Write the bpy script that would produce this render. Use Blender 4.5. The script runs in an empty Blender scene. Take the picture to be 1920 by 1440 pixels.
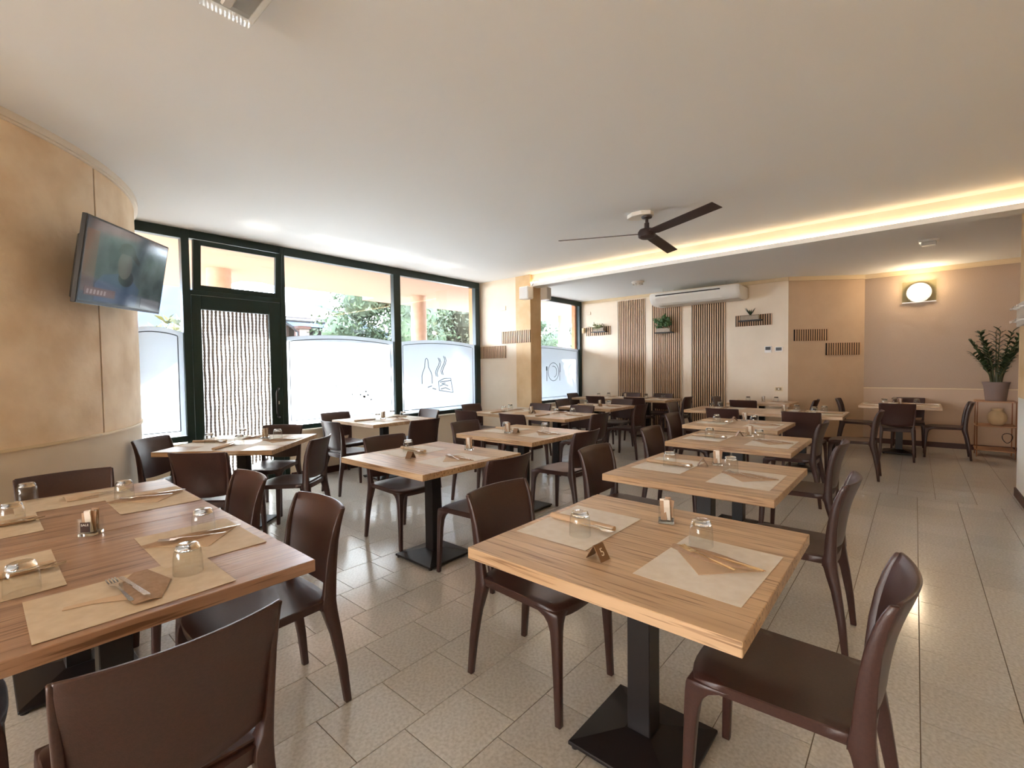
import bpy, bmesh, math, random
from mathutils import Vector, Matrix
random.seed(7)
S = bpy.context.scene
COL = S.collection
PI = math.pi

# ------------------------------------------------------------------ camera, world, sun, exposure
cam_data = bpy.data.cameras.new('camera')
cam = bpy.data.objects.new('camera', cam_data)
COL.objects.link(cam)
S.camera = cam
EYE = 1.3775
_p, _r, _yw = math.radians(1.8601), math.radians(-.7298), math.radians(40.85)
_f = Vector((0, math.cos(_p), -math.sin(_p)))
_u = Vector((0, math.sin(_p), math.cos(_p)))
_x = Vector((1, 0, 0))
_X = math.cos(_r) * _x + math.sin(_r) * _u
_U = -math.sin(_r) * _x + math.cos(_r) * _u
_Rz = Matrix.Rotation(_yw, 3, 'Z')
_X, _U, _f = _Rz @ _X, _Rz @ _U, _Rz @ _f
cam.matrix_world = Matrix(((_X.x, _U.x, -_f.x, 0), (_X.y, _U.y, -_f.y, 0), (_X.z, _U.z, -_f.z, EYE), (0, 0, 0, 1)))
FPX = 874.96
cam_data.sensor_width = 36.0
cam_data.lens = FPX / 1920 * 36
cam_data.clip_start = 0.02
cam_data.clip_end = 400

W = bpy.data.worlds.new('sky')
S.world = W
W.use_nodes = True
wn = W.node_tree.nodes
bg = wn['Background']
bg.inputs['Color'].default_value = (0.82, 0.94, 1.10, 1)
bg.inputs['Strength'].default_value = 15.0

sun = bpy.data.lights.new('sun', 'SUN')
sun.energy = 30
sun.color = (1.0, 0.98, 0.96)
sun.angle = math.radians(0.6)
so = bpy.data.objects.new('sun', sun)
COL.objects.link(so)
SUN_DIR = Vector((-0.84, 0.37, 0.355)).normalized()
so.rotation_euler = SUN_DIR.to_track_quat('Z', 'Y').to_euler()
so.location = (-20, 8, 15)


def area(name, loc, target, sx, sy, power, col):
    l = bpy.data.lights.new(name, 'AREA')
    l.shape = 'RECTANGLE'
    l.size, l.size_y, l.energy, l.color = sx, sy, power, col
    o = bpy.data.objects.new(name, l)
    o.location = loc
    d = Vector(target) - Vector(loc)
    o.rotation_euler = (-d).to_track_quat('Z', 'Y').to_euler()
    COL.objects.link(o)
    return o


# added fill light, out of view in the rear room behind the photographer
area('rear_fill_light', (-2.0, -8.9, 1.4), (-2.6, 4.0, 1.3), 2.6, 2.3, 135, (1.0, 0.96, 0.91))

# added narrow lamps outside, standing in for sun reflections on the ceiling
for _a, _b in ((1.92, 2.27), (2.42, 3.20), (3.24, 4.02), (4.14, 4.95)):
    _o = area('sun_glint_stand_in', (-8.45, (_a + _b) / 2, 1.45), (-5.35, (_a + _b) / 2, 2.95), _b - _a, .11, .09 * (_b - _a) / .8, (1.0, .97, .92))
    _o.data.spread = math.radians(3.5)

vs = S.view_settings
S.display_settings.display_device = 'sRGB'
vs.view_transform = 'Standard'
vs.look = 'None'
vs.gamma = 1
vs.use_curve_mapping = False
vs.exposure = 1.70
cy = S.cycles
cy.max_bounces = 14
cy.diffuse_bounces = 10
cy.glossy_bounces = 4
cy.transmission_bounces = 8
cy.transparent_max_bounces = 24
cy.caustics_reflective = False
cy.caustics_refractive = False
cy.sample_clamp_indirect = 30
cy.use_denoising = True


# ------------------------------------------------------------------ materials
def srgb(r, g, b):
    f = lambda c: (c / 255 / 12.92) if c <= 10 else ((c / 255 + .055) / 1.055) ** 2.4
    return (f(r), f(g), f(b), 1)


def mat(name, col, rough=.6, metal=0., spec=.5, noise=None, bump=None, rand=0., emit=None, coord='Object', coat=0.):
    """noise=(scale, colour2, detail, lo, hi) ; bump=(scale, strength)"""
    m = bpy.data.materials.new(name)
    m.use_nodes = True
    nt = m.node_tree
    N, L = nt.nodes, nt.links
    b = N['Principled BSDF']
    b.inputs['Base Color'].default_value = col
    b.inputs['Roughness'].default_value = rough
    b.inputs['Metallic'].default_value = metal
    b.inputs['Specular IOR Level'].default_value = spec
    b.inputs['Coat Weight'].default_value = coat
    tc = N.new('ShaderNodeTexCoord')
    out = None
    if noise:
        sc, c2, det, lo, hi = noise
        mp = N.new('ShaderNodeMapping')
        L.new(tc.outputs[coord], mp.inputs[0])
        if isinstance(sc, tuple):
            mp.inputs['Scale'].default_value = sc
            sc = 1.0
        t = N.new('ShaderNodeTexNoise')
        t.inputs['Scale'].default_value = sc
        t.inputs['Detail'].default_value = det
        L.new(mp.outputs[0], t.inputs['Vector'])
        r = N.new('ShaderNodeValToRGB')
        r.color_ramp.elements[0].position = lo
        r.color_ramp.elements[1].position = hi
        r.color_ramp.elements[0].color = c2
        r.color_ramp.elements[1].color = col
        L.new(t.outputs['Fac'], r.inputs[0])
        out = r.outputs[0]
    if rand:
        oi = N.new('ShaderNodeObjectInfo')
        hs = N.new('ShaderNodeHueSaturation')
        mr = N.new('ShaderNodeMapRange')
        mr.inputs['To Min'].default_value = 1 - rand
        mr.inputs['To Max'].default_value = 1 + rand
        L.new(oi.outputs['Random'], mr.inputs[0])
        L.new(mr.outputs[0], hs.inputs['Value'])
        if out:
            L.new(out, hs.inputs['Color'])
        else:
            hs.inputs['Color'].default_value = col
        out = hs.outputs[0]
    if out:
        L.new(out, b.inputs['Base Color'])
    if bump:
        t2 = N.new('ShaderNodeTexNoise')
        t2.inputs['Scale'].default_value = bump[0]
        t2.inputs['Detail'].default_value = 5
        L.new(tc.outputs[coord], t2.inputs['Vector'])
        bp = N.new('ShaderNodeBump')
        bp.inputs['Strength'].default_value = bump[1]
        bp.inputs['Distance'].default_value = .01
        L.new(t2.outputs['Fac'], bp.inputs['Height'])
        L.new(bp.outputs[0], b.inputs['Normal'])
    if emit:
        b.inputs['Emission Color'].default_value = emit[0]
        b.inputs['Emission Strength'].default_value = emit[1]
    return m


def emission(name, col, s):
    m = bpy.data.materials.new(name)
    m.use_nodes = True
    N = m.node_tree.nodes
    b = N['Principled BSDF']
    b.inputs['Base Color'].default_value = (.8, .8, .8, 1)
    b.inputs['Emission Color'].default_value = col
    b.inputs['Emission Strength'].default_value = s
    return m


def clear_glass(name, tint=(1, 1, 1, 1), rough=.0, edge=.9, base=.04):
    m = bpy.data.materials.new(name)
    m.use_nodes = True
    nt = m.node_tree
    N, L = nt.nodes, nt.links
    N.remove(N['Principled BSDF'])
    t = N.new('ShaderNodeBsdfTransparent')
    t.inputs[0].default_value = tint
    g = N.new('ShaderNodeBsdfGlossy')
    g.inputs['Roughness'].default_value = rough
    lw = N.new('ShaderNodeLayerWeight')
    lw.inputs['Blend'].default_value = .25
    mr = N.new('ShaderNodeMapRange')
    mr.inputs['To Min'].default_value = base
    mr.inputs['To Max'].default_value = edge
    L.new(lw.outputs['Facing'], mr.inputs[0])
    pw = N.new('ShaderNodeMath')
    pw.operation = 'POWER'
    pw.inputs[1].default_value = 2.2
    L.new(lw.outputs['Facing'], pw.inputs[0])
    L.new(pw.outputs[0], mr.inputs[0])
    mx = N.new('ShaderNodeMixShader')
    L.new(mr.outputs[0], mx.inputs[0])
    L.new(t.outputs[0], mx.inputs[1])
    L.new(g.outputs[0], mx.inputs[2])
    L.new(mx.outputs[0], N['Material Output'].inputs[0])
    return m


def frosted(name, col, thru=.08):
    m = bpy.data.materials.new(name)
    m.use_nodes = True
    nt = m.node_tree
    N, L = nt.nodes, nt.links
    N.remove(N['Principled BSDF'])
    a = N.new('ShaderNodeBsdfTranslucent')
    a.inputs[0].default_value = col
    d = N.new('ShaderNodeBsdfDiffuse')
    d.inputs[0].default_value = col
    t = N.new('ShaderNodeBsdfTransparent')
    m1 = N.new('ShaderNodeMixShader')
    m1.inputs[0].default_value = .3
    L.new(a.outputs[0], m1.inputs[1])
    L.new(d.outputs[0], m1.inputs[2])
    m2 = N.new('ShaderNodeMixShader')
    m2.inputs[0].default_value = thru
    L.new(m1.outputs[0], m2.inputs[1])
    L.new(t.outputs[0], m2.inputs[2])
    L.new(m2.outputs[0], N['Material Output'].inputs[0])
    return m


def wood(name, c1, c2, c3, rough=.42):
    m = bpy.data.materials.new(name)
    m.use_nodes = True
    nt = m.node_tree
    N, L = nt.nodes, nt.links
    b = N['Principled BSDF']
    b.inputs['Roughness'].default_value = rough
    tc = N.new('ShaderNodeTexCoord')
    oi = N.new('ShaderNodeObjectInfo')
    vm = N.new('ShaderNodeVectorMath')
    vm.operation = 'SCALE'
    vm.inputs[0].default_value = (7.3, 11.1, 3.7)
    L.new(oi.outputs['Random'], vm.inputs['Scale'])
    ad = N.new('ShaderNodeVectorMath')
    L.new(tc.outputs['Object'], ad.inputs[0])
    L.new(vm.outputs[0], ad.inputs[1])

    def nz(scale, det, dist=0.):
        mp = N.new('ShaderNodeMapping')
        mp.inputs['Scale'].default_value = scale
        L.new(ad.outputs[0], mp.inputs[0])
        t = N.new('ShaderNodeTexNoise')
        t.inputs['Scale'].default_value = 1
        t.inputs['Detail'].default_value = det
        t.inputs['Distortion'].default_value = dist
        L.new(mp.outputs[0], t.inputs['Vector'])
        return t
    n1 = nz((1.3, 15, 15), 6, .9)
    r1 = N.new('ShaderNodeValToRGB')
    r1.color_ramp.elements[0].position = .3
    r1.color_ramp.elements[0].color = c2
    r1.color_ramp.elements[1].position = .68
    r1.color_ramp.elements[1].color = c1
    L.new(n1.outputs['Fac'], r1.inputs[0])
    n2 = nz((3.2, 95, 95), 4, .3)
    r2 = N.new('ShaderNodeValToRGB')
    r2.color_ramp.elements[0].position = .36
    r2.color_ramp.elements[0].color = (1, 1, 1, 1)
    r2.color_ramp.elements[1].position = .46
    r2.color_ramp.elements[1].color = (0, 0, 0, 1)
    L.new(n2.outputs['Fac'], r2.inputs[0])
    mx = N.new('ShaderNodeMix')
    mx.data_type = 'RGBA'
    L.new(r1.outputs[0], mx.inputs[6])
    mx.inputs[7].default_value = c3
    ml = N.new('ShaderNodeMath')
    ml.operation = 'MULTIPLY'
    ml.inputs[1].default_value = .8
    L.new(r2.outputs[0], ml.inputs[0])
    L.new(ml.outputs[0], mx.inputs[0])
    L.new(mx.outputs[2], b.inputs['Base Color'])
    bp = N.new('ShaderNodeBump')
    bp.inputs['Strength'].default_value = .12
    bp.inputs['Distance'].default_value = .004
    bp.invert = True
    L.new(r2.outputs[0], bp.inputs['Height'])
    L.new(bp.outputs[0], b.inputs['Normal'])
    return m


M = {}
M['plaster'] = mat('plaster', srgb(238, 222, 200), .85, noise=(3, srgb(233, 216, 193), 4, .35, .65))
M['ceiling'] = mat('ceiling_paint', srgb(236, 238, 238), .9)
M['ceiling2'] = mat('ceiling_paint_far', srgb(232, 232, 230), .9)
M['marmorino'] = mat('marmorino', srgb(247, 226, 197), .7, noise=(3.2, srgb(228, 201, 166), 8, .36, .64), bump=(9, .6))
M['marmo_light'] = mat('marmorino_light', srgb(228, 200, 158), .7, noise=(3.0, srgb(212, 178, 132), 7, .35, .66), bump=(9, .3))
M['dado'] = mat('dado_paint', srgb(226, 210, 188), .75, noise=(3, srgb(219, 202, 178), 4, .35, .65))
M['alcove'] = mat('alcove_plaster', srgb(190, 166, 144), .9, noise=(150, srgb(178, 154, 132), 3, .36, .64), bump=(160, .35))
M['alcove_dado'] = mat('alcove_dado', srgb(206, 178, 152), .85)
M['diag'] = mat('diagonal_wall_paint', srgb(206, 178, 148), .85, noise=(4, srgb(201, 172, 142), 3, .35, .65))
M['white_trim'] = mat('white_trim', srgb(235, 226, 212), .55)
M['rail'] = mat('rail_cream', srgb(226, 204, 166), .5)
M['base'] = mat('baseboard_brown', srgb(74, 42, 34), .5)
M['green'] = mat('green_frame', srgb(26, 46, 42), .38, spec=.4)
M['orange_frame'] = mat('outer_reveal', srgb(222, 150, 104), .7)
M['tile'] = mat('stone_tile', srgb(216, 214, 208), .15, spec=.5, noise=(75, srgb(192, 189, 182), 3, .3, .62), rand=.05, bump=(22, .025))
M['grout'] = mat('grout', srgb(128, 112, 92), .8)
M['plastic'] = mat('taupe_plastic', srgb(67, 42, 37), .33, spec=.55, noise=(140, srgb(62, 38, 34), 2, .4, .6), bump=(380, .09))
M['oak'] = wood('oak_laminate', srgb(218, 188, 152), srgb(184, 150, 116), srgb(132, 98, 70), .34)
M['oak_dark'] = wood('oak_laminate_warm', srgb(186, 152, 128), srgb(148, 114, 92), srgb(104, 74, 56), .30)
M['black'] = mat('black_metal', srgb(30, 25, 26), .4, spec=.4)
M['paper'] = mat('parchment_paper', srgb(214, 196, 170), .7, noise=(24, srgb(204, 184, 156), 5, .35, .65))
M['paper_white'] = mat('pale_paper', srgb(234, 228, 218), .7, noise=(24, srgb(226, 218, 206), 5, .35, .65))
M['napkin'] = mat('kraft_napkin', srgb(178, 148, 122), .85, noise=(60, srgb(164, 134, 108), 3, .35, .65))
M['napkin_lt'] = mat('light_kraft_napkin', srgb(206, 178, 148), .85)
M['steel'] = mat('cutlery_steel', (.75, .72, .68, 1), .2, 1.)
M['gold'] = mat('cutlery_gold', (.82, .60, .36, 1), .22, 1.)
M['bronze'] = mat('bronze_sign', srgb(140, 112, 88), .4, .55)
M['sign_white'] = mat('sign_print', srgb(238, 226, 208), .6)
M['thin_glass'] = clear_glass('tumbler_glass', (.98, .985, .98, 1), .02, .75, .03)
g = bpy.data.materials.new('solid_glass')
g.use_nodes = True
_b = g.node_tree.nodes['Principled BSDF']
_b.inputs['Transmission Weight'].default_value = 1
_b.inputs['Roughness'].default_value = .02
_b.inputs['IOR'].default_value = 1.5
M['solid_glass'] = g
M['pane'] = clear_glass('window_glass', (1, 1, 1, 1), .0, .5, .03)
M['film'] = frosted('frosted_film', (.52, .55, .565, 1), .03)
M['door_film'] = frosted('door_film', (.8, .82, .82, 1), .08)
M['film_line'] = mat('film_cut_line', srgb(60, 68, 72), .7)
M['rope'] = mat('bead_rope', srgb(150, 142, 136), .8)
M['led'] = emission('led_strip_glow', (1.0, .72, .40, 1), 2.8)
M['alu'] = mat('aluminium', (.7, .68, .66, 1), .35, .8)
M['white'] = mat('white_plastic', srgb(238, 234, 226), .4)
M['grey_white'] = mat('grey_white_plastic', srgb(206, 200, 192), .45)
M['dark'] = mat('dark_plastic', srgb(24, 22, 24), .35)
M['slat'] = mat('oak_slat', srgb(222, 190, 154), .55, noise=((60, 60, 2), srgb(206, 170, 132), 3, .35, .65))
M['felt'] = mat('dark_felt', srgb(26, 15, 13), .95)
M['slat_red'] = mat('oak_slat_warm', srgb(206, 168, 132), .55, noise=((60, 60, 2), srgb(190, 150, 114), 3, .35, .65))
M['cement'] = mat('cement_planter', srgb(172, 158, 140), .8, noise=(60, srgb(156, 142, 124), 3, .35, .65))
M['leaf'] = mat('dark_leaf', srgb(48, 66, 40), .35, rand=.35)
M['leaf2'] = mat('green_leaf', srgb(66, 96, 52), .5, rand=.2)
M['leaf_pale'] = mat('pale_leaf', srgb(120, 124, 84), .6)
M['stem'] = mat('plant_stem', srgb(74, 78, 46), .5)
M['soil'] = mat('soil', srgb(50, 38, 30), .95)
M['taupe_pot'] = mat('taupe_pot', srgb(132, 112, 102), .6)
M['copper'] = mat('copper_wire', srgb(170, 116, 84), .4, .6)
M['shelf_wood'] = mat('shelf_wood', srgb(196, 150, 112), .5)
M['vase'] = mat('ribbed_vase', srgb(216, 190, 148), .6)
M['lamp_glass'] = emission('lit_lamp_glass', (1.0, .84, .62, 1), .34)
M['lamp_plate'] = clear_glass('lamp_plate_glass', (.93, .96, .88, 1), .05, .6, .12)
M['fan'] = mat('fan_brown', srgb(58, 44, 42), .45)
M['tvblack'] = mat('tv_black', srgb(20, 18, 20), .35)
# outside
M['pave'] = mat('sunlit_paving', srgb(120, 117, 112), .8, noise=(3, srgb(108, 105, 100), 3, .35, .65))
M['soffit'] = mat('porch_soffit', srgb(166, 132, 110), .9)
M['salmon'] = mat('salmon_stucco', srgb(176, 146, 126), .9, noise=(7, srgb(164, 134, 114), 4, .35, .65))
M['needle'] = mat('pine_needles', srgb(42, 60, 36), .8, noise=(1.6, srgb(25, 38, 23), 4, .35, .62))
M['needle2'] = mat('pale_needles', srgb(50, 56, 38), .8, noise=(1.6, srgb(31, 36, 27), 4, .35, .62))
M['yellow_leaf'] = mat('yellow_shrub', srgb(78, 78, 32), .8, noise=(1.2, srgb(34, 44, 34), 4, .4, .6))
M['bark'] = mat('bark', srgb(96, 80, 68), .9)
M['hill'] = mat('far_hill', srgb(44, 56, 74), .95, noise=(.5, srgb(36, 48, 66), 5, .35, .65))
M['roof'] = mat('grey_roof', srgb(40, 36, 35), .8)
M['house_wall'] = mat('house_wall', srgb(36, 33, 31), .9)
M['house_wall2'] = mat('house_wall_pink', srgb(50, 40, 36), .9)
M['gutter'] = mat('gutter_metal', srgb(30, 30, 33), .5)


def brickmat():
    m = bpy.data.materials.new('far_brick')
    m.use_nodes = True
    nt = m.node_tree
    b = nt.nodes['Principled BSDF']
    t = nt.nodes.new('ShaderNodeTexBrick')
    t.inputs['Scale'].default_value = 5
    t.inputs['Color1'].default_value = srgb(68, 43, 34)
    t.inputs['Color2'].default_value = srgb(60, 36, 29)
    t.inputs['Mortar'].default_value = srgb(84, 74, 68)
    tc = nt.nodes.new('ShaderNodeTexCoord')
    mp = nt.nodes.new('ShaderNodeMapping')
    mp.inputs['Rotation'].default_value = (PI / 2, 0, PI / 2)
    nt.links.new(tc.outputs['Object'], mp.inputs[0])
    nt.links.new(mp.outputs[0], t.inputs['Vector'])
    nt.links.new(t.outputs['Color'], b.inputs['Base Color'])
    b.inputs['Roughness'].default_value = .9
    return m


M['brick'] = brickmat()


def screenmat():
    m = bpy.data.materials.new('tv_screen')
    m.use_nodes = True
    nt = m.node_tree
    N, L = nt.nodes, nt.links
    b = N['Principled BSDF']
    b.inputs['Roughness'].default_value = .08
    b.inputs['Base Color'].default_value = (.012, .014, .017, 1)
    tc = N.new('ShaderNodeTexCoord')
    t = N.new('ShaderNodeTexNoise')
    t.inputs['Scale'].default_value = 5
    t.inputs['Detail'].default_value = 6
    L.new(tc.outputs['Object'], t.inputs['Vector'])
    r = N.new('ShaderNodeValToRGB')
    r.color_ramp.elements[0].position = .35
    r.color_ramp.elements[0].color = srgb(36, 44, 50)
    r.color_ramp.elements[1].position = .7
    r.color_ramp.elements[1].color = srgb(84, 92, 96)
    L.new(t.outputs['Fac'], r.inputs[0])
    L.new(r.outputs[0], b.inputs['Emission Color'])
    b.inputs['Emission Strength'].default_value = .22
    return m


M['screen'] = screenmat()


# ------------------------------------------------------------------ mesh builder
class MB:
    def __init__(s):
        s.v, s.f = [], []

    def add(s, vs, fs):
        o = len(s.v)
        s.v += [tuple(p) for p in vs]
        s.f += [tuple(i + o for i in f) for f in fs]
        return s

    def box(s, x0, x1, y0, y1, z0, z1):
        v = [(x, y, z) for z in (z0, z1) for y in (y0, y1) for x in (x0, x1)]
        return s.add(v, [(0, 2, 3, 1), (4, 5, 7, 6), (0, 1, 5, 4), (2, 6, 7, 3), (0, 4, 6, 2), (1, 3, 7, 5)])

    def obox(s, c, ax, ay, az):
        c, ax, ay, az = map(Vector, (c, ax, ay, az))
        v = [c + ax * i + ay * j + az * k for k in (-1, 1) for j in (-1, 1) for i in (-1, 1)]
        return s.add(v, [(0, 2, 3, 1), (4, 5, 7, 6), (0, 1, 5, 4), (2, 6, 7, 3), (0, 4, 6, 2), (1, 3, 7, 5)])

    def prism(s, poly, z0, z1):
        n = len(poly)
        v = [(x, y, z0) for x, y in poly] + [(x, y, z1) for x, y in poly]
        f = [tuple(range(n - 1, -1, -1)), tuple(range(n, 2 * n))]
        f += [(i, (i + 1) % n, n + (i + 1) % n, n + i) for i in range(n)]
        return s.add(v, f)

    def loft(s, rings, cap=True):
        n = len(rings[0])
        v = [p for r in rings for p in r]
        f = []
        for k in range(len(rings) - 1):
            for i in range(n):
                j = (i + 1) % n
                f.append((k * n + i, k * n + j, (k + 1) * n + j, (k + 1) * n + i))
        if cap:
            f.append(tuple(range(n - 1, -1, -1)))
            m = (len(rings) - 1) * n
            f.append(tuple(range(m, m + n)))
        return s.add(v, f)

    def lathe(s, prof, n=20, c=(0, 0, 0), ax=None, cap=True):
        """prof: (radius, height)"""
        rings = []
        for r, h in prof:
            ring = []
            for i in range(n):
                a = 2 * PI * i / n
                p = Vector((r * math.cos(a), r * math.sin(a), h))
                if ax is not None:
                    p = ax @ p
                ring.append(p + Vector(c))
            rings.append(ring)
        return s.loft(rings, cap)

    def tube(s, pts, r, n=6, cap=True):
        pts = [Vector(p) for p in pts]
        rings = []
        for i, p in enumerate(pts):
            t = (pts[min(i + 1, len(pts) - 1)] - pts[max(i - 1, 0)]).normalized()
            a = Vector((0, 0, 1)) if abs(t.z) < .9 else Vector((1, 0, 0))
            u = t.cross(a).normalized()
            w = u.cross(t)
            rr = r[i] if isinstance(r, (list, tuple)) else r
            rings.append([p + u * (rr * math.cos(2 * PI * k / n)) + w * (rr * math.sin(2 * PI * k / n)) for k in range(n)])
        rings = [list(reversed(q)) for q in rings]
        return s.loft(rings, cap)

    def sheet(s, P, th):
        """P[i][j]: grid of points; th: vector or callable offset giving the other side"""
        nu, nv = len(P), len(P[0])
        top = [Vector(p) for r in P for p in r]
        if callable(th):
            bot = [Vector(th(i, j, Vector(P[i][j]))) for i in range(nu) for j in range(nv)]
        else:
            bot = [p + Vector(th) for p in top]
        o = nu * nv
        f = []
        for i in range(nu - 1):
            for j in range(nv - 1):
                a, b, c, d = i * nv + j, (i + 1) * nv + j, (i + 1) * nv + j + 1, i * nv + j + 1
                f.append((a, b, c, d))
                f.append((o + d, o + c, o + b, o + a))
        per = [(i, 0) for i in range(nu)] + [(nu - 1, j) for j in range(1, nv)] + [(i, nv - 1) for i in range(nu - 2, -1, -1)] + [(0, j) for j in range(nv - 2, 0, -1)]
        for k in range(len(per)):
            a = per[k][0] * nv + per[k][1]
            q = per[(k + 1) % len(per)]
            b = q[0] * nv + q[1]
            f.append((b, a, o + a, o + b))
        return s.add(top + bot, f)

    def mesh(s, name, m, smooth=None, bevel=0, seg=1):
        me = bpy.data.meshes.new(name)
        me.from_pydata(s.v, [], s.f)
        bm = bmesh.new()
        bm.from_mesh(me)
        bmesh.ops.recalc_face_normals(bm, faces=bm.faces)
        if bevel:
            es = [e for e in bm.edges if len(e.link_faces) == 2 and e.calc_face_angle(0) > .5]
            bmesh.ops.bevel(bm, geom=es, offset=bevel, segments=seg, affect='EDGES', clamp_overlap=True)
        bm.to_mesh(me)
        bm.free()
        me.materials.append(m)
        if smooth is not None:
            me.shade_smooth()
            me.set_sharp_from_angle(angle=math.radians(smooth))
        return me

    def build(s, name, m, parent=None, smooth=None, bevel=0, seg=1):
        return obj(name, s.mesh(name, m, smooth, bevel, seg), parent)


def obj(name, me, parent=None, loc=None, rot=None):
    o = bpy.data.objects.new(name, me)
    COL.objects.link(o)
    if parent:
        o.parent = parent
    if loc is not None:
        o.location = loc
    if rot is not None:
        o.rotation_euler = rot
    return o


def tag(o, label=None, cat=None, group=None, kind=None):
    if label:
        o['label'] = label
    if cat:
        o['category'] = cat
    if group:
        o['group'] = group
    if kind:
        o['kind'] = kind
    return o


def thing(name, label, cat, loc=(0, 0, 0), rz=0, group=None):
    o = bpy.data.objects.new(name, None)
    COL.objects.link(o)
    o.location = loc
    o.rotation_euler = (0, 0, rz)
    return tag(o, label, cat, group)


def struct(name, label=None):
    o = bpy.data.objects.new(name, None)
    COL.objects.link(o)
    o['kind'] = 'structure'
    if label:
        o['label'] = label
    return o


def smesh(name, mb, m, label=None, **k):
    o = mb.build(name, m, None, **k)
    o['kind'] = 'structure'
    if label:
        o['label'] = label
    return o


CH = {}


def dup(root, loc, rz, label, group=None):
    def kids(o):
        return CH.get(o.name) or [c for c in bpy.data.objects if c.parent == o]
    r = root.copy()
    COL.objects.link(r)
    r.location = loc
    r.rotation_euler = (0, 0, rz)
    r['label'] = label
    if group:
        r['group'] = group
    if root.name not in CH:
        CH[root.name] = list(root.children)
    for c in CH[root.name]:
        d = c.copy()
        COL.objects.link(d)
        d.parent = r
        key = c.name
        if key not in CH:
            CH[key] = list(c.children)
        for e in CH[key]:
            h = e.copy()
            COL.objects.link(h)
            h.parent = d
    return r


# ------------------------------------------------------------------ room shell
ZC = 2.95          # ceilings
XW = -6.10         # window wall
CC, CR = (-5.98, -1.31), 2.39   # curved wall


def cpt(a, r=CR):
    return (CC[0] + r * math.cos(a), CC[1] + r * math.sin(a))


# floor: grout bed + 30 cm tiles in staggered rows
floor = smesh('floor', MB().box(-6.3, 1.4, -9.3, 10.7, -.12, -.004), M['grout'], 'beige stone tiled restaurant floor')
CAMI = cam.matrix_world.inverted()


def projpx(p):
    q = CAMI @ Vector(p)
    if q.z > -.05:
        return None
    return 960 + FPX * q.x / -q.z, 720 - FPX * q.y / -q.z


tiles = []
TW = .2975
for k in range(-4, 22):
    x1 = .33 - .3 * k
    off = (.243 + .0985 * -k) if k else .243
    off = (.143 + .0985 * (k - 5)) % .3
    for j in range(-15, 36):
        ya = off + .3 * j
        if ya + .3 > 6.34:
            if ya >= 6.34 - .06:
                continue
            yb = 6.34
        else:
            yb = ya + .3
        tiles.append((x1 - .3, x1, ya, yb))
for k in range(-5, 21):
    x1 = .17 - .3 * k
    for j in range(0, 15):
        ya = 6.343 + .3 * j
        tiles.append((x1 - .3, x1, ya, ya + .3))
vis = []
for t in tiles:
    x0, x1, y0, y1 = t
    x0, x1 = max(x0, -6.28), min(x1, 1.38)
    y1 = min(y1, 10.68)
    if x1 - x0 < .03 or y1 - y0 < .03 or y0 < -4.4:
        continue
    pts = [projpx(p) for p in ((x0, y0, 0), (x1, y0, 0), (x1, y1, 0), (x0, y1, 0))]
    a = 0
    if all(pts):
        inside = any(-40 < u < 1960 and -40 < v < 1480 for u, v in pts)
        if inside:
            a = abs(sum(pts[i][0] * pts[(i + 1) % 4][1] - pts[(i + 1) % 4][0] * pts[i][1] for i in range(4))) / 2
    vis.append((a, (x0, x1, y0, y1)))
vis.sort(key=lambda q: -q[0])
_tm = {}
rest = MB()
for i, (a, (x0, x1, y0, y1)) in enumerate(vis):
    if i < 300:
        w, d = round(x1 - x0 - .003, 4), round(y1 - y0 - .003, 4)
        if (w, d) not in _tm:
            _tm[(w, d)] = MB().box(-w / 2, w / 2, -d / 2, d / 2, -.02, 0).mesh('tile', M['tile'], None, .0012)
        o = obj('tile', _tm[(w, d)], floor, ((x0 + x1) / 2, (y0 + y1) / 2, 0))
    else:
        rest.box(x0 + .0015, x1 - .0015, y0 + .0015, y1 - .0015, -.02, 0)
o = rest.build('far_tiles', M['tile'], floor)
o['kind'] = 'stuff'

smesh('ceiling', MB().box(-6.4, 1.4, -9.3, 10.8, ZC, ZC + .15), M['ceiling'], 'plain cream painted ceiling')

# curved wall (marmorino), groove, cornice, chair rail
A0, A1 = math.radians(-70), math.radians(96)
NA = 60
angs = [A0 + (A1 - A0) * i / NA for i in range(NA + 1)]


def arcband(z0, z1, rin, rout, a0=A0, a1=A1, n=NA):
    mb = MB()
    aa = [a0 + (a1 - a0) * i / n for i in range(n + 1)]
    P = [[(*cpt(a, rout), z) for z in (z0, z1)] for a in aa]
    mb.sheet(P, lambda i, j, p: Vector((*cpt(aa[i], rin), p.z)))
    return mb


wl = struct('wall_left', 'curved wall of mottled ochre plaster')
seam = math.atan2(.63 - CC[1], -4.59 - CC[0])
arcband(.93, ZC, CR - .2, CR, A0, seam - .0035, 50).build('upper_plaster', M['marmorino'], wl, smooth=40)
arcband(.93, ZC, CR - .2, CR, seam + .0035, A1, 16).build('upper_plaster', M['marmorino'], wl, smooth=40)
arcband(.93, ZC, CR - .2, CR - .008, seam - .02, seam + .02, 4).build('groove', M['base'], wl, smooth=40)
arcband(0, .93, CR - .2, CR - .002).build('dado', M['dado'], wl, smooth=40)
mb = arcband(ZC - .045, ZC, CR - .01, CR + .03)
o = smesh('trim_1', mb, M['white_trim'], 'slim white cornice above the curved wall', smooth=40)
arcband(ZC - .06, ZC - .045, CR - .01, CR + .014).build('lower_bead', M['white_trim'], o, smooth=40)
smesh('trim_2', arcband(.922, .94, CR - .01, CR + .012), M['rail'], 'thin cream chair rail on the curved wall', smooth=40)
smesh('baseboard_left', arcband(0, .08, CR - .01, CR + .012), M['base'], smooth=40)

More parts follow.
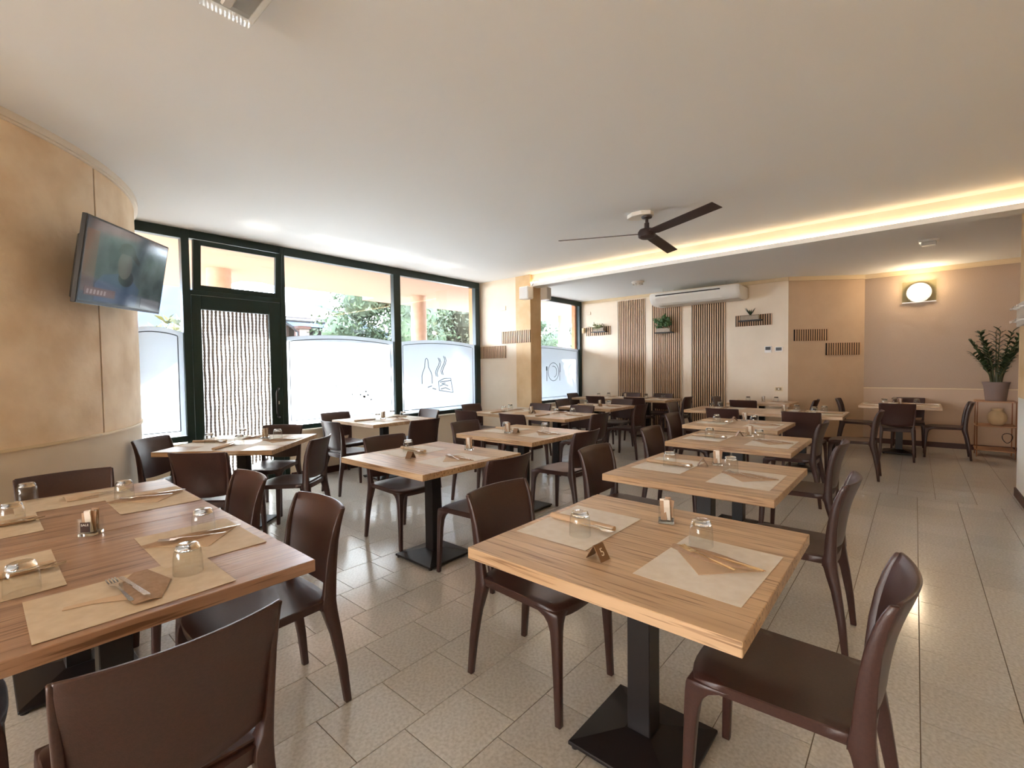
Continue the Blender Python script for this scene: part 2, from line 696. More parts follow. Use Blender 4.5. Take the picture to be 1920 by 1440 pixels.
# window wall: parapets under the windows, header is part of the windows
ww = struct('wall_window', 'low cream parapet beneath the windows')
mb = MB()
mb.box(XW - .12, XW + .08, 1.0, 1.53, 0, .60)
mb.box(XW - .12, XW + .08, 2.63, 6.2, 0, .60)
mb.box(XW - .12, XW + .08, 6.4, 9.6, 0, .60)
mb.build('parapet', M['plaster'], ww)
mb = MB()
mb.box(XW - .14, XW + .11, 2.63, 6.15, .60, .625)
mb.box(XW - .14, XW + .11, 6.45, 9.58, .60, .625)
mb.build('sill_board', M['white_trim'], ww, bevel=.003)
mb = MB()
for a, b in ((2.63, 6.13), (6.46, 9.57)):
    mb.box(XW + .08, XW + .095, a, b, 0, .085)
smesh('baseboard_window', mb, M['base'])
# unseen shading block overhead, walls left of the curved wall and behind
smesh('upper_sky_blocker', MB().box(-6.25, 1.5, -9.3, 10.8, ZC + .25, 8.0), M['plaster'], 'added block above the restaurant shading the outside')  # added out of view to keep sky light off the trees and ground
smesh('wall_rear', MB().box(-4.4, 1.3, -9.3, -9.1, 0, ZC), M['plaster'])
smesh('wall_side', MB().box(-5.2, -5.0, -9.2, -3.0, 0, ZC), M['plaster'])

# stub wall with marbled strip
st = struct('wall_middle', 'cream stub wall with ochre marbled pillar end')
MB().box(XW + .0, -5.21, 6.15, 6.44, 0, ZC).build('plaster_panel', M['plaster'], st)
MB().box(-5.209, -4.89, 6.149, 6.44, .72, ZC).build('marbled_facing', M['marmo_light'], st)
MB().box(-5.209, -4.892, 6.151, 6.438, 0, .719).build('lower_facing', M['dado'], st)
mb = MB()
mb.box(XW + .1, -4.88, 6.137, 6.15, 0, .085)
mb.box(-4.89, -4.877, 6.137, 6.44, 0, .085)
smesh('baseboard_middle', mb, M['base'])

# back wall, diagonal wall, alcove wall, right wall
YB, YA = 9.58, 10.34
smesh('wall_back', MB().box(-6.3, -1.73, YB, YB + .2, 0, ZC), M['plaster'], 'cream back wall carrying the slatted panels')
mb = MB().prism([(-1.73, YB), (-.69, YA), (-.69, YA + .2), (-1.9, YB + .2)], 0, ZC)
smesh('wall_corner', mb, M['diag'], 'tan diagonal wall beside the alcove')
wa = struct('wall_alcove', 'rough tan plaster wall of the alcove')
MB().box(-.69, 1.35, YA, YA + .2, .965, ZC).build('upper_plaster', M['alcove'], wa)
MB().box(-.69, 1.35, YA, YA + .2, 0, .965).build('dado', M['alcove_dado'], wa)
smesh('wall_alcove_side', MB().box(1.3, 1.5, 7.02, YA + .2, 0, ZC), M['alcove'])
wr = struct('wall_right', 'cream wall end with coat rack at the aisle')
MB().box(.80, 1.35, -9.2, 7.02, 1.02, ZC).build('upper_plaster', M['marmo_light'], wr)
MB().box(.802, 1.35, -9.2, 7.018, 0, 1.02).build('dado', mat('pale_dado', srgb(228, 222, 208), .7), wr)
mb = MB()
mb.box(.787, .802, -4.0, 7.03, 0, .085)
smesh('baseboard_right', mb, M['base'])
mb = MB()
mb.box(-6.0, -1.73, YB - .013, YB, 0, .085)
smesh('baseboard_back', mb, M['base'])
mb = MB()
mb.box(-.69, 1.3, YA - .014, YA, 0, .085)
d = Vector((1.04, .76, 0)).normalized()
nn = Vector((d.y, -d.x, 0))
c0 = (Vector((-1.73, YB, 0)) + Vector((-.69, YA, 0))) / 2
mb.obox(c0 + nn * .006 + Vector((0, 0, .0425)), d * .64, nn * .007, Vector((0, 0, .0425)))
smesh('baseboard_alcove', mb, M['base'])
mb = MB()
mb.box(-6.0, -1.73, YB - .03, YB, ZC - .06, ZC)
mb.obox(c0 + nn * .012 + Vector((0, 0, ZC - .035)), d * .655, nn * .02, Vector((0, 0, .035)))
mb.box(-.70, 1.3, YA - .035, YA, ZC - .06, ZC)
mb.box(-.70, 1.3, YA - .02, YA, ZC - .075, ZC - .06)
smesh('trim_3', mb, M['rail'], 'slim cream cornice along the back walls')
smesh('trim_4', MB().box(-.69, 1.3, YA - .012, YA, .955, .972), M['rail'], 'thin chair rail on the alcove wall', bevel=.003)

# dropped beam with cove light
bm_ = struct('trim_5', 'cream dropped beam between the two ceilings')
MB().box(XW, .80, 6.20, 6.36, 2.79, ZC).build('fascia', M['plaster'], bm_)
MB().box(XW, .80, 6.155, 6.36, 2.745, 2.79).build('lip', M['ceiling'], bm_)
led = thing('led_strip', 'glowing warm white light strip along the dropped beam', 'light', (0, 0, 0))
MB().box(XW + .02, .79, 6.158, 6.198, 2.791, 2.797).build('profile', M['alu'], led)
MB().box(XW + .02, .79, 6.162, 6.185, 2.797, 2.822).build('diffuser', M['led'], led)

# ------------------------------------------------------------------ windows and door
XG = XW


def film_pane(win, y0, y1, zs=.69, zt=1.82, rise=.055, inset=.05):
    n = 16
    top = [(y0 + (y1 - y0) * i / n, zt + rise * (1 - (2 * i / n - 1) ** 2)) for i in range(n + 1)]
    P = [[(XG + .006, y, zs), (XG + .006, y, z)] for y, z in top]
    MB().sheet(P, Vector((-.002, 0, 0))).build('frosted_film', M['film'], win)
    q = [(XG + .0085, y0 + inset, zs + .05)] + [(XG + .0085, max(y0 + inset, min(y1 - inset, y)), z - .055) for y, z in top] + [(XG + .0085, y1 - inset, zs + .05)]
    mb = MB()
    mb.tube(q, .005, 4)
    mb.tube([q[0], q[-1]], .005, 4)
    o = mb.build('film_line', M['film_line'], win)
    return o


def line(win, pts, name='film_drawing', r=.006):
    MB().tube([(XG + .0095, y, z) for y, z in pts], r, 4).build(name, M['film_line'], win)


def window(n, y0, y1, label, post_l=.0, post_r=.0, zs=.62, head=.105):
    w = struct('window_%d' % n, label)
    MB().box(XG - .04, XG + .05, y0, y1, ZC - head, ZC).build('header', M['green'], w, bevel=.004)
    MB().box(XG - .04, XG + .05, y0, y1, zs, zs + .065).build('bottom_rail', M['green'], w, bevel=.004)
    if post_l:
        MB().box(XG - .04, XG + .05, y0, y0 + post_l, zs + .065, ZC - head).build('post', M['green'], w, bevel=.004)
    if post_r:
        MB().box(XG - .04, XG + .05, y1 - post_r, y1, zs + .065, ZC - head).build('post', M['green'], w, bevel=.004)
    MB().box(XG, XG + .004, y0 + post_l, y1 - post_r, zs + .06, ZC - head).build('pane', M['pane'], w)
    return w


w1 = window(1, 1.0, 1.53, 'narrow window beside the curved wall')
film_pane(w1, 1.0, 1.53)
w2 = window(2, 2.63, 4.385, 'wide frosted window beside the door', 0, .125)
film_pane(w2, 2.63, 4.26)
# faint drawing of a toppled dish and a V
for pts in ([(3.30, 1.20), (3.33, 1.10)], [(3.40, 1.20), (3.37, 1.10)], [(3.46, 1.10), (3.46, 1.04)], [(3.62, 1.16), (3.75, 1.15)], [(3.70, 1.06), (3.80, 1.09), (3.86, 1.03)],
            [(3.66, .99), (3.72, 1.01), (3.80, .98)], [(3.78, 1.12), (3.84, 1.10)], [(3.60, 1.04), (3.63, 1.02)], [(3.84, .94), (3.88, .96)]):
    line(w2, pts, r=.005)
for cyy, czz, rr in ((3.74, 1.0, .022), (3.80, 1.02, .016), (3.68, 1.03, .014), (3.77, 1.07, .014), (3.55, 1.04, .012), (3.85, .95, .014)):
    MB().lathe([(.001, 0), (rr, .001), (.001, .002)], 7, (XG + .0085, cyy, czz), Matrix.Rotation(PI / 2, 3, 'Y')).build('film_drawing', M['film_line'], w2)
w3 = window(3, 4.385, 6.12, 'frosted window with a bottle and dish drawing', 0, .11)
film_pane(w3, 4.385, 6.01)
# bottle, steam and a wedge
line(w3, [(4.80, 1.15), (4.80, 1.28), (4.82, 1.34), (4.86, 1.42), (4.875, 1.55), (4.90, 1.57), (4.925, 1.55), (4.94, 1.42), (4.99, 1.34), (5.01, 1.28), (5.01, 1.15)])
for dy, a in ((0, 1.58), (.03, 1.57), (.12, 1.61), (.15, 1.60)):
    line(w3, [(5.13 + dy + .045 * math.sin(t * 1.05 + .4), a - .062 * t) for t in range(0, 6)])
line(w3, [(5.15, 1.18), (5.28, 1.23), (5.42, 1.23), (5.47, .98), (5.16, 1.03), (5.15, 1.18)])
line(w3, [(5.18, 1.17), (5.42, 1.19)])
for q in ([(5.18, 1.10), (5.26, 1.13), (5.36, 1.10)], [(5.2, 1.05), (5.3, 1.07), (5.40, 1.03)], [(5.22, 1.14), (5.30, 1.15)], [(4.92, 1.09), (5.0, 1.11)], [(5.02, 1.07), (5.09, 1.05)]):
    line(w3, q)
w4 = window(4, 6.44, 9.57, 'frosted window with a plate drawing behind the pillar', 0, .09)
film_pane(w4, 6.46, 9.48)
for rr in (.20, .125):
    line(w4, [(8.46 + rr * math.cos(t * PI / 12), 1.30 + rr * math.sin(t * PI / 12)) for t in (range(0, 25) if rr > .15 else range(-5, 8))])
line(w4, [(8.21, 1.10), (8.21, 1.33)], r=.006)
for k in (-1, 0, 1):
    line(w4, [(8.21 + .014 * k, 1.33), (8.21 + .014 * k, 1.42)])
line(w4, [(8.70, 1.10), (8.70, 1.50), (8.725, 1.44), (8.72, 1.30), (8.70, 1.28)], r=.005)
MB().box(XG - .14, XG - .045, 9.42, 9.5, .6, ZC - .02).build('outer_reveal', M['orange_frame'], w4)
MB().box(XG - .14, XG - .045, 6.03, 6.12, .6, ZC - .02).build('outer_reveal', M['orange_frame'], w3)

dr = struct('door_1', 'dark green glazed entrance door with tilted transom')
D0, D1 = 1.53, 2.63
mb = MB()
MB().box(XG - .05, XG + .05, D0, D0 + .075, 0, ZC).build('jamb', M['green'], dr, bevel=.004)
MB().box(XG - .05, XG + .05, D1 - .06, D1, 0, ZC).build('jamb', M['green'], dr, bevel=.004)
MB().box(XG - .05, XG + .05, D0 + .075, D1 - .06, ZC - .09, ZC).build('header', M['green'], dr, bevel=.004)
MB().box(XG - .05, XG + .05, D0 + .075, D1 - .06, 2.245, 2.295).build('transom_bar', M['green'], dr, bevel=.004)
# door leaf
lx0, lx1, ly0, ly1 = XG - .02, XG + .045, D0 + .08, D1 - .065
MB().box(lx0, lx1, ly0, ly0 + .09, .015, 2.24).build('stile', M['green'], dr, bevel=.004)
MB().box(lx0, lx1, ly1 - .135, ly1, .015, 2.24).build('stile', M['green'], dr, bevel=.004)
MB().box(lx0, lx1, ly0 + .09, ly1 - .135, 2.09, 2.24).build('top_rail', M['green'], dr, bevel=.004)
MB().box(lx0, lx1, ly0 + .09, ly1 - .135, .015, .17).build('bottom_rail', M['green'], dr, bevel=.004)
MB().box(XG - .016, XG - .012, ly0 + .09, ly1 - .135, .17, 2.09).build('pane', M['door_film'], dr)
hd = MB()
yh = ly1 - .075
hp = [(lx1, yh + .02, 1.17), (lx1 + .055, yh + .005, 1.17), (lx1 + .075, yh - .015, 1.155), (lx1 + .08, yh - .03, 1.12), (lx1 + .08, yh - .03, .86), (lx1 + .075, yh - .015, .825), (lx1 + .055, yh + .005, .81), (lx1, yh + .02, .81)]
hd.tube(hp, .013, 8)
hd.lathe([(.02, 0), (.02, .006)], 10, (lx1, yh + .02, 1.17), Matrix.Rotation(PI / 2, 3, 'Y'))
hd.lathe([(.02, 0), (.02, .006)], 10, (lx1, yh + .02, .81), Matrix.Rotation(PI / 2, 3, 'Y'))
hd.build('handle', M['black'], dr, smooth=40)
MB().box(lx1, lx1 + .006, yh + .02, yh + .032, .97, 1.01).build('keyhole', M['alu'], dr)
# tilted transom sash, hinged below
ts = bpy.data.objects.new('transom', None)
COL.objects.link(ts)
ts.parent = dr
ts.location = (XG, 0, 2.30)
ts.rotation_euler = (0, math.radians(5.5), 0)
ta, tb, th = D0 + .1, D1 - .05, .55
for args in ((ta, ta + .075, 0, th), (tb - .075, tb, 0, th), (ta + .075, tb - .075, 0, .06), (ta + .075, tb - .075, th - .055, th)):
    MB().box(.0, .05, *args).build('sash_bar', M['green'], ts, bevel=.003)
MB().box(.02, .024, ta + .07, tb - .07, .05, th - .05).build('pane', M['pane'], ts)

# bead-rope curtain outside the door glass
mb = MB()
ns = 17
for i in range(ns):
    y = ly0 + .092 + (ly1 - ly0 - .229) * (i + .5) / ns
    pts, rr = [], []
    for k in range(106):
        z = 2.085 - k * .018
        pts.append((XG + .026 + .002 * math.sin(i * 2.1), y + .0025 * math.sin(k * .3 + i), z))
        rr.append(.0150 if k % 2 else .0095)
    mb.tube(pts, rr, 5)
o = mb.build('bead_curtain', M['rope'])
tag(o, 'grey brown twisted rope curtain hanging at the glazed door', 'curtain', kind='stuff')

# ------------------------------------------------------------------ outside
smesh('ground', MB().box(-90, -6.15, -60, 80, -.25, -.05), M['pave'], 'sunlit paving outside the windows')
mb = MB().prism([(-6.2, -4), (-10.2, -4), (-10.2, 2.95), (-8.85, 3.1), (-8.75, 3.4), (-8.9, 3.7), (-8.9, 5.75), (-9.35, 5.75), (-9.35, 14), (-6.2, 14)], ZC + .0, ZC + .22)
smesh('porch_ceiling', mb, M['soffit'], 'salmon porch ceiling beyond the windows')
for i, (y, l) in enumerate(((2.51, 'round salmon porch column seen above the door'), (6.29, 'round salmon porch column behind the bottle window'), (11.73, 'round salmon porch column behind the plate window'))):
    t = thing('porch_column', l, 'column', (-8.05, y, -.05), 0, 'porch columns')
    MB().lathe([(.18, 0), (.17, 1.5), (.165, 3.0)], 24).build('shaft', M['salmon'], t, smooth=40)


def foliage(c, r, n, size, seed, zsq=1.):
    rnd = random.Random(seed)
    mb = MB()
    lobes = [(Vector((rnd.gauss(0, .5), rnd.gauss(0, .5), rnd.gauss(0, .45))), rnd.uniform(.35, .6)) for _ in range(20)]
    for lc, lr in lobes:
        prof = [(.001, -1), (.6, -.8), (.95, -.3), (.95, .3), (.6, .8), (.001, 1)]
        mb.lathe([(q * lr * .74, h * lr * .74) for q, h in prof], 9)
        for v_ in range(len(mb.v) - 54, len(mb.v)):
            p_ = mb.v[v_]
            k_ = rnd.uniform(.85, 1.1)
            mb.v[v_] = (c[0] + r[0] * (lc.x + p_[0] * k_), c[1] + r[1] * (lc.y + p_[1] * k_), c[2] + r[2] * (lc.z + p_[2] * k_))
    for i in range(n):
        lc, lr = rnd.choice(lobes)
        dv = Vector((rnd.gauss(0, 1), rnd.gauss(0, 1), rnd.gauss(0, 1))).normalized()
        p = lc + dv * lr * rnd.uniform(.72, 1.12)
        p = Vector((p.x * r[0], p.y * r[1], p.z * r[2])) + Vector(c)
        a = Vector((rnd.gauss(0, 1), rnd.gauss(0, 1), rnd.gauss(0, 1) + .4)).normalized()
        b = a.cross(Vector((rnd.gauss(0, 1), rnd.gauss(0, 1), rnd.gauss(0, 1)))).normalized()
        s_ = size * rnd.uniform(.6, 1.3)
        q = [p - b * s_ * .22, p + a * s_ * .5 - b * s_ * .18, p + a * s_, p + a * s_ * .5 + b * s_ * .18]
        mb.add(q, [(0, 1, 2, 3)])
    return mb


def tree(name, label, loc, r, zc, n, size, m, seed):
    t = thing(name, label, 'tree', loc, 0, 'trees beyond the porch')
    o = foliage((0, 0, zc), r, n, size, seed).build('foliage', m, t)
    o['kind'] = 'stuff'
    MB().tube([(0, 0, 0), (.05, .03, zc * .5), (0, 0, zc)], [.22, .17, .1], 8).build('trunk', M['bark'], t, smooth=40)


tree('pine_tree', 'bright green bushy pine tree right of the brick house', (-14.4, 10.3, -.05), (1.8, 2.2, 2.7), 3.6, 15000, .2, M['needle'], 3)
tree('pine_tree', 'grey green straggly tree behind the bottle window column', (-14.8, 14.6, -.05), (1.9, 2.0, 2.6), 3.3, 14000, .2, M['needle2'], 5)
tree('pine_tree', 'rounded light green tree behind the plate window', (-14.0, 19.6, -.05), (1.6, 1.9, 1.7), 2.4, 9000, .2, M['needle'], 8)
tree('pine_tree', 'brownish tree beyond the last porch column', (-15.5, 26.0, -.05), (1.8, 2.0, 1.6), 2.4, 3000, .3, M['needle2'], 9)
t = thing('shrub', 'yellow green shrub below the television behind narrow window', 'shrub', (-14.3, 3.0, -.05), 0)
o = foliage((0, 0, 1.75), (1.2, 1.6, 1.05), 5000, .25, 12).build('foliage', M['yellow_leaf'], t)
o['kind'] = 'stuff'
MB().tube([(0, 0, 0), (0, 0, 1.6)], .1, 6).build('trunk', M['bark'], t)
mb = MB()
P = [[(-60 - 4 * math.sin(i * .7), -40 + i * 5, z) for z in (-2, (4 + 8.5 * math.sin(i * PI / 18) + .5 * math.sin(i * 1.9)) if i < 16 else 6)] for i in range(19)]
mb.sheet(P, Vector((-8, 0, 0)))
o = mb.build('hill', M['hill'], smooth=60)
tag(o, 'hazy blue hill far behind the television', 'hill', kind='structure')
# house with brick pillars
h = thing('house', 'grey roofed house with brick pillars seen above the frosted film', 'house', (-20.5, 9.6, -.05))
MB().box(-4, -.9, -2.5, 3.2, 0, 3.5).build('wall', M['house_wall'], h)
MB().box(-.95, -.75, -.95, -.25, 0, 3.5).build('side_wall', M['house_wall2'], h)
mb = MB()
mb.sheet([[(.35, -1.6, 3.62), (-4.4, -1.6, 4.9)], [(.35, 2.6, 3.62), (-4.4, 2.6, 4.9)]], Vector((0, 0, .16)))
mb.build('roof', M['roof'], h)
MB().tube([(.42, -1.6, 3.62), (.42, 2.6, 3.62)], .08, 8).build('gutter', M['gutter'], h)
MB().tube([(.42, -1.1, 3.6), (.3, -.6, 3.35), (.12, -.28, 3.15), (.1, -.22, 0)], .06, 6).build('downpipe', M['gutter'], h)
for y in (.0, 1.95):
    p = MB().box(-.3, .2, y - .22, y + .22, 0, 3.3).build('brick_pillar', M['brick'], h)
    MB().box(-.36, .26, y - .28, y + .28, 3.3, 3.42).build('capital', M['brick'], p)
for y in (-.62, .9):
    p = MB().box(-.9, -.86, y - .2, y + .2, 1.6, 2.9).build('window', M['gutter'], h)
    MB().box(-.86, -.85, y - .16, y + .16, 1.65, 2.85).build('pane', M['dark'], p)
mb = MB()
mb.tube([(-.2, 1.2, 3.3), (-.2, 1.55, 2.75)], .05, 5)
mb.tube([(-.2, 1.6, 3.3), (-.2, 1.6, 2.0)], .05, 5)
mb.build('bracket', M['dark'], h)
tp = thing('sill_plant', 'small green plant standing outside at the window corner', 'plant', (-6.45, 5.85, -.05))
MB().box(-.15, .15, -.15, .15, 0, .55).build('pot', M['cement'], tp, bevel=.02)
o = foliage((0, 0, .72), (.13, .15, .2), 260, .07, 21).build('foliage', M['leaf2'], tp)
o['kind'] = 'stuff'

# ------------------------------------------------------------------ furniture: chair
def chair_parts():
    P = {}
    n = 10
    G = []
    for i in range(n + 1):
        s = -1 + 2 * i / n
        row = []
        for j in range(n + 1):
            t = j / n
            hw = .190 + .016 * t
            y = -.20 + .44 * t
            cr = max(0, t - .75) / .25
            x = s * hw * (1 - .06 * cr * cr)
            y -= .035 * cr * abs(s) ** 3
            z = .455 - .012 * (1 - s * s) * math.sin(PI * min(1, t * 1.1)) - .014 * cr * cr + .006 * (1 - t)
            row.append((x, y, z))
        G.append(row)

    def under(i, j, p):
        e = 1 if (i in (0, n) or j in (0, n)) else 0
        q = Vector(p)
        q.z -= .038 if e else .018
        if e:
            q.x *= .975
            q.y -= .006 if j == n else (-.006 if j == 0 else 0)
        return q
    P['seat'] = MB().sheet(G, under).mesh('seat', M['plastic'], 50, .004)

    def ring(sx, ox, oy, w, d, z, fwd):
        """rectangle whose outer corner (ox, oy) stays on the chair's outline"""
        xa, xb = sx * ox, sx * (ox - w)
        ya, yb = (oy, oy - d) if fwd else (oy, oy + d)
        x0, x1 = min(xa, xb), max(xa, xb)
        y0, y1 = min(ya, yb), max(ya, yb)
        return [(x0, y0, z), (x1, y0, z), (x1, y1, z), (x0, y1, z)]
    legs = []
    for sx in (-1, 1):
        R = [ring(sx, ox, oy, w, d, z, True) for z, ox, oy, w, d in (
            (0, .212, .238, .024, .026), (.18, .209, .234, .028, .031), (.30, .207, .231, .032, .036), (.36, .206, .230, .036, .042),
            (.392, .2055, .2285, .043, .052), (.412, .205, .227, .055, .068), (.424, .2045, .226, .075, .094), (.438, .203, .222, .10, .12))]
        legs.append(MB().loft(R).mesh('leg', M['plastic'], 50, .003))
    for sx in (-1, 1):
        R = [ring(sx, ox, oy, w, d, z, False) for z, ox, oy, w, d in (
            (0, .203, -.281, .025, .026), (.16, .199, -.268, .029, .033), (.30, .196, -.249, .033, .040), (.37, .194, -.238, .038, .050),
            (.405, .193, -.233, .042, .054), (.425, .193, -.231, .046, .060), (.445, .193, -.229, .042, .057), (.475, .194, -.229, .028, .050), (.53, .196, -.230, .021, .048), (.61, .200, -.233, .018, .043),
            (.69, .203, -.240, .016, .036), (.75, .205, -.251, .014, .030), (.79, .206, -.262, .013, .025), (.816, .207, -.271, .012, .020))]
        legs.append(MB().loft(R).mesh('leg', M['plastic'], 50, .003))
    P['legs'] = legs
    B = []
    nu, nv = 14, 9
    for i in range(nu + 1):
        s = -1 + 2 * i / nu
        row = []
        for j in range(nv + 1):
            t = j / nv
            z = .505 + .315 * t
            if t < .5:
                z -= .020 * (1 - s * s) * (1 - 2 * t)
            hw = .1835 + .0165 * t
            y = -.198 - .012 * t - .050 * t ** 2.3
            y -= (.026 + .014 * t) * (1 - s * s)
            row.append((s * hw, y, z))
        B.append(row)
    P['back'] = MB().sheet(B, lambda i, j, p: Vector((p.x * 1.0, p.y - (.016 if 0 < j < nv else .012), p.z - (.0 if j else -.004)))).mesh('backrest', M['plastic'], 50, .003)
    # rear seat rail under the backrest
    P['rail'] = MB().loft([[(x, -.205 - .02 * (1 - (x / .2) ** 2), .412), (x, -.17, .412), (x, -.17, .448), (x, -.208 - .02 * (1 - (x / .2) ** 2), .452)] for x in [-.18 + .036 * k for k in range(11)]]).mesh('rear_rail', M['plastic'], 50)
    return P


CP = chair_parts()
chair_proto = None
CG = 'taupe plastic dining chairs'


def chair(x, y, face, label, tilt=0):
    """face: the heading the sitter looks in, degrees (0 = +X, 90 = +Y)"""
    global chair_proto
    rz = math.radians(face - 90 + tilt)
    if chair_proto is None:
        t = thing('dining_chair', label, 'chair', (x, y, 0), rz, CG)
        obj('seat', CP['seat'], t)
        obj('backrest', CP['back'], t)
        for l in CP['legs']:
            obj('leg', l, t)
        obj('rear_rail', CP['rail'], t)
        chair_proto = t
        return t
    return dup(chair_proto, (x, y, 0), rz, label, CG)


# ------------------------------------------------------------------ furniture: tables
ZT = .75
_tops = {}


def table(x, y, w, d, label, rz=0, grain='x', woodm='oak', group='oak topped pedestal tables', basew=.40):
    t = thing('dining_table', label, 'table', (x, y, 0), math.radians(rz), group)
    a, b = (w, d) if grain == 'x' else (d, w)
    key = (round(a, 3), round(b, 3), woodm)
    if key not in _tops:
        _tops[key] = MB().box(-a / 2, a / 2, -b / 2, b / 2, ZT - .04, ZT - .0005).mesh('table_top', M[woodm], None, .002)
    obj('table_top', _tops[key], t, None, (0, 0, 0 if grain == 'x' else PI / 2))
    if 'col' not in _tops:
        _tops['col'] = MB().box(-.043, .043, -.043, .043, .045, ZT - .04).mesh('column', M['black'], None, .003)
        h = basew / 2
        mb = MB()
        mb.loft([[(-h, -h, .012), (h, -h, .012), (h, h, .012), (-h, h, .012)], [(-h, -h, .026), (h, -h, .026), (h, h, .026), (-h, h, .026)], [(-.05, -.05, .062), (.05, -.05, .062), (.05, .05, .062), (-.05, .05, .062)]])
        _tops['base'] = mb.mesh('base', M['black'], None, .003)
        _tops['foot'] = MB().lathe([(.013, 0), (.016, .012)], 10).mesh('foot', M['black'])
        _tops['plate'] = MB().box(-.17, .17, -.17, .17, ZT - .046, ZT - .04).mesh('top_plate', M['black'])
    obj('column', _tops['col'], t)
    b_ = obj('base', _tops['base'], t)
    for sx in (-1, 1):
        for sy in (-1, 1):
            obj('foot', _tops['foot'], b_, (sx * .18, sy * .18, 0))
    obj('top_plate', _tops['plate'], t)
    return t


# ------------------------------------------------------------------ tableware meshes (local: diner sits at -Y, looks to +Y)
def mat_mesh(seed, m, w=.43, d=.31, curl=.0):
    rnd = random.Random(seed)
    P = [[(-w / 2 + w * i / 6, -d / 2 + d * j / 5, .0012 + (.004 * curl * max(0, abs(i - 3) - 1.6) * max(0, abs(j - 2.5) - 1.0))) for j in range(6)] for i in range(7)]
    return MB().sheet(P, Vector((0, 0, -.0009))).mesh('placemat', m, 60)


MATS = [mat_mesh(1, M['paper_white']), mat_mesh(2, M['paper_white'], curl=.5), mat_mesh(3, M['paper'], curl=.2)]


def tri_mesh():
    """napkin folded to a long triangle, a raised upper layer on a paler lower one"""
    a = MB().prism([(-.10, .0), (.075, .155), (.055, -.14)], .0018, .0035)
    # upper folded layer, swelling towards the long edge
    P = []
    for i in range(9):
        t = i / 8
        p = Vector((.09 - .035 * t, .16 - .30 * t, 0))
        q = Vector((.055 - .045 * math.sin(PI * t) - .0 * t, .155 - .30 * t, 0))
        P.append([(p.x, p.y, .004 + .011 * math.sin(PI * min(1, t * 1.1))), ((p.x + q.x) / 2, (p.y + q.y) / 2, .006 + .016 * math.sin(PI * t)), (q.x, q.y, .0045)])
    up = MB().sheet(P, Vector((0, 0, -.002)))
    return a.mesh('lower_fold', M['napkin_lt']), up.mesh('upper_fold', M['napkin'], 60)


def roll_mesh():
    R = []
    for k in range(13):
        t = k / 12
        y = -.145 + .29 * t
        wv = .024 * (1 - .35 * abs(2 * t - 1) ** 3)
        hv = .011
        R.append([(-.005 + wv * math.cos(a * PI / 4), y, .0135 + hv * math.sin(a * PI / 4)) for a in range(8)])
    return MB().loft(R).mesh('napkin', M['napkin_lt'], 60)


def fan_mesh():
    a = MB()
    P = []
    for i in range(9):
        t = i / 8
        an = math.radians(200 - 75 * t)
        P.append([(.02 + .02 * math.cos(an), -.02 + .02 * math.sin(an), .005), (.03 + .15 * math.cos(an), .08 - .04 * t + .02 * math.sin(an), .012 + .006 * math.sin(PI * t)), (.02 + .16 * math.cos(an), .13 - .10 * t, .005)])
    return MB().sheet(P, Vector((0, 0, -.002)))


TRI_LO, TRI_UP = tri_mesh()
ROLL = roll_mesh()


def fork_mesh(m):
    mb = MB()
    prof = [(-.105, .0042, .0), (-.09, .0055, .0), (-.02, .0032, .001), (.03, .003, .004), (.045, .006, .003), (.055, .0115, .001), (.07, .0125, .0015)]
    P = [[(-w, y, z), (w, y, z)] for y, w, z in prof]
    mb.sheet(P, Vector((0, 0, -.002)))
    for k in range(4):
        x = -.0105 + .007 * k
        P = [[(x - .0019, y, z), (x + .0019, y, z)] for y, z in ((.07, .0015), (.09, .003), (.105, .006))]
        mb.sheet(P, Vector((0, 0, -.0018)))
    return mb.mesh('fork', m, 50)


def knife_mesh(m):
    P = [[(-a, y, 0), (b, y, 0)] for y, a, b in ((-.105, .005, .005), (-.09, .006, .006), (.0, .0045, .0045), (.01, .004, .008), (.06, .004, .010), (.09, .004, .008), (.105, .003, .001))]
    return MB().sheet(P, Vector((0, 0, .003))).mesh('knife', m, 50)


FORK, KNIFE = {k: fork_mesh(M[k]) for k in ('steel', 'gold')}, {k: knife_mesh(M[k]) for k in ('steel', 'gold')}


def glass_meshes():
    # tumbler standing upside down: rim on the table, heavy base on top
    n = 28
    wall = MB()
    prof = [(.0405, .0), (.0405, .02), (.0395, .045), (.037, .068), (.034, .074)]
    rings_o = [[(r * math.cos(2 * PI * i / n), r * math.sin(2 * PI * i / n), z) for i in range(n)] for r, z in prof]
    rings_i = [[((r - .0016) * math.cos(2 * PI * i / n), (r - .0016) * math.sin(2 * PI * i / n), z) for i in range(n)] for r, z in reversed(prof)]
    wall.loft(rings_o + rings_i, cap=False)
    wall.loft([rings_i[-1], rings_o[0]], cap=False)
    wm = wall.mesh('bowl', M['thin_glass'], 60)
    base = MB().lathe([(.001, .070), (.026, .070), (.0335, .074), (.0335, .078), (.030, .088), (.026, .0905), (.001, .0895)], n)
    return wm, base.mesh('base', M['solid_glass'], 40)


GW, GB = glass_meshes()
glass_proto = None


def glass(x, y, label, group='upside-down tumblers on the tables', z=ZT + .0004):
    global glass_proto
    if glass_proto is None:
        t = thing('tumbler', label, 'glass', (x, y, z), 0, group)
        obj('bowl', GW, t)
        obj('base', GB, t)
        glass_proto = t
        return t
    return dup(glass_proto, (x, y, z), 0, label, group)


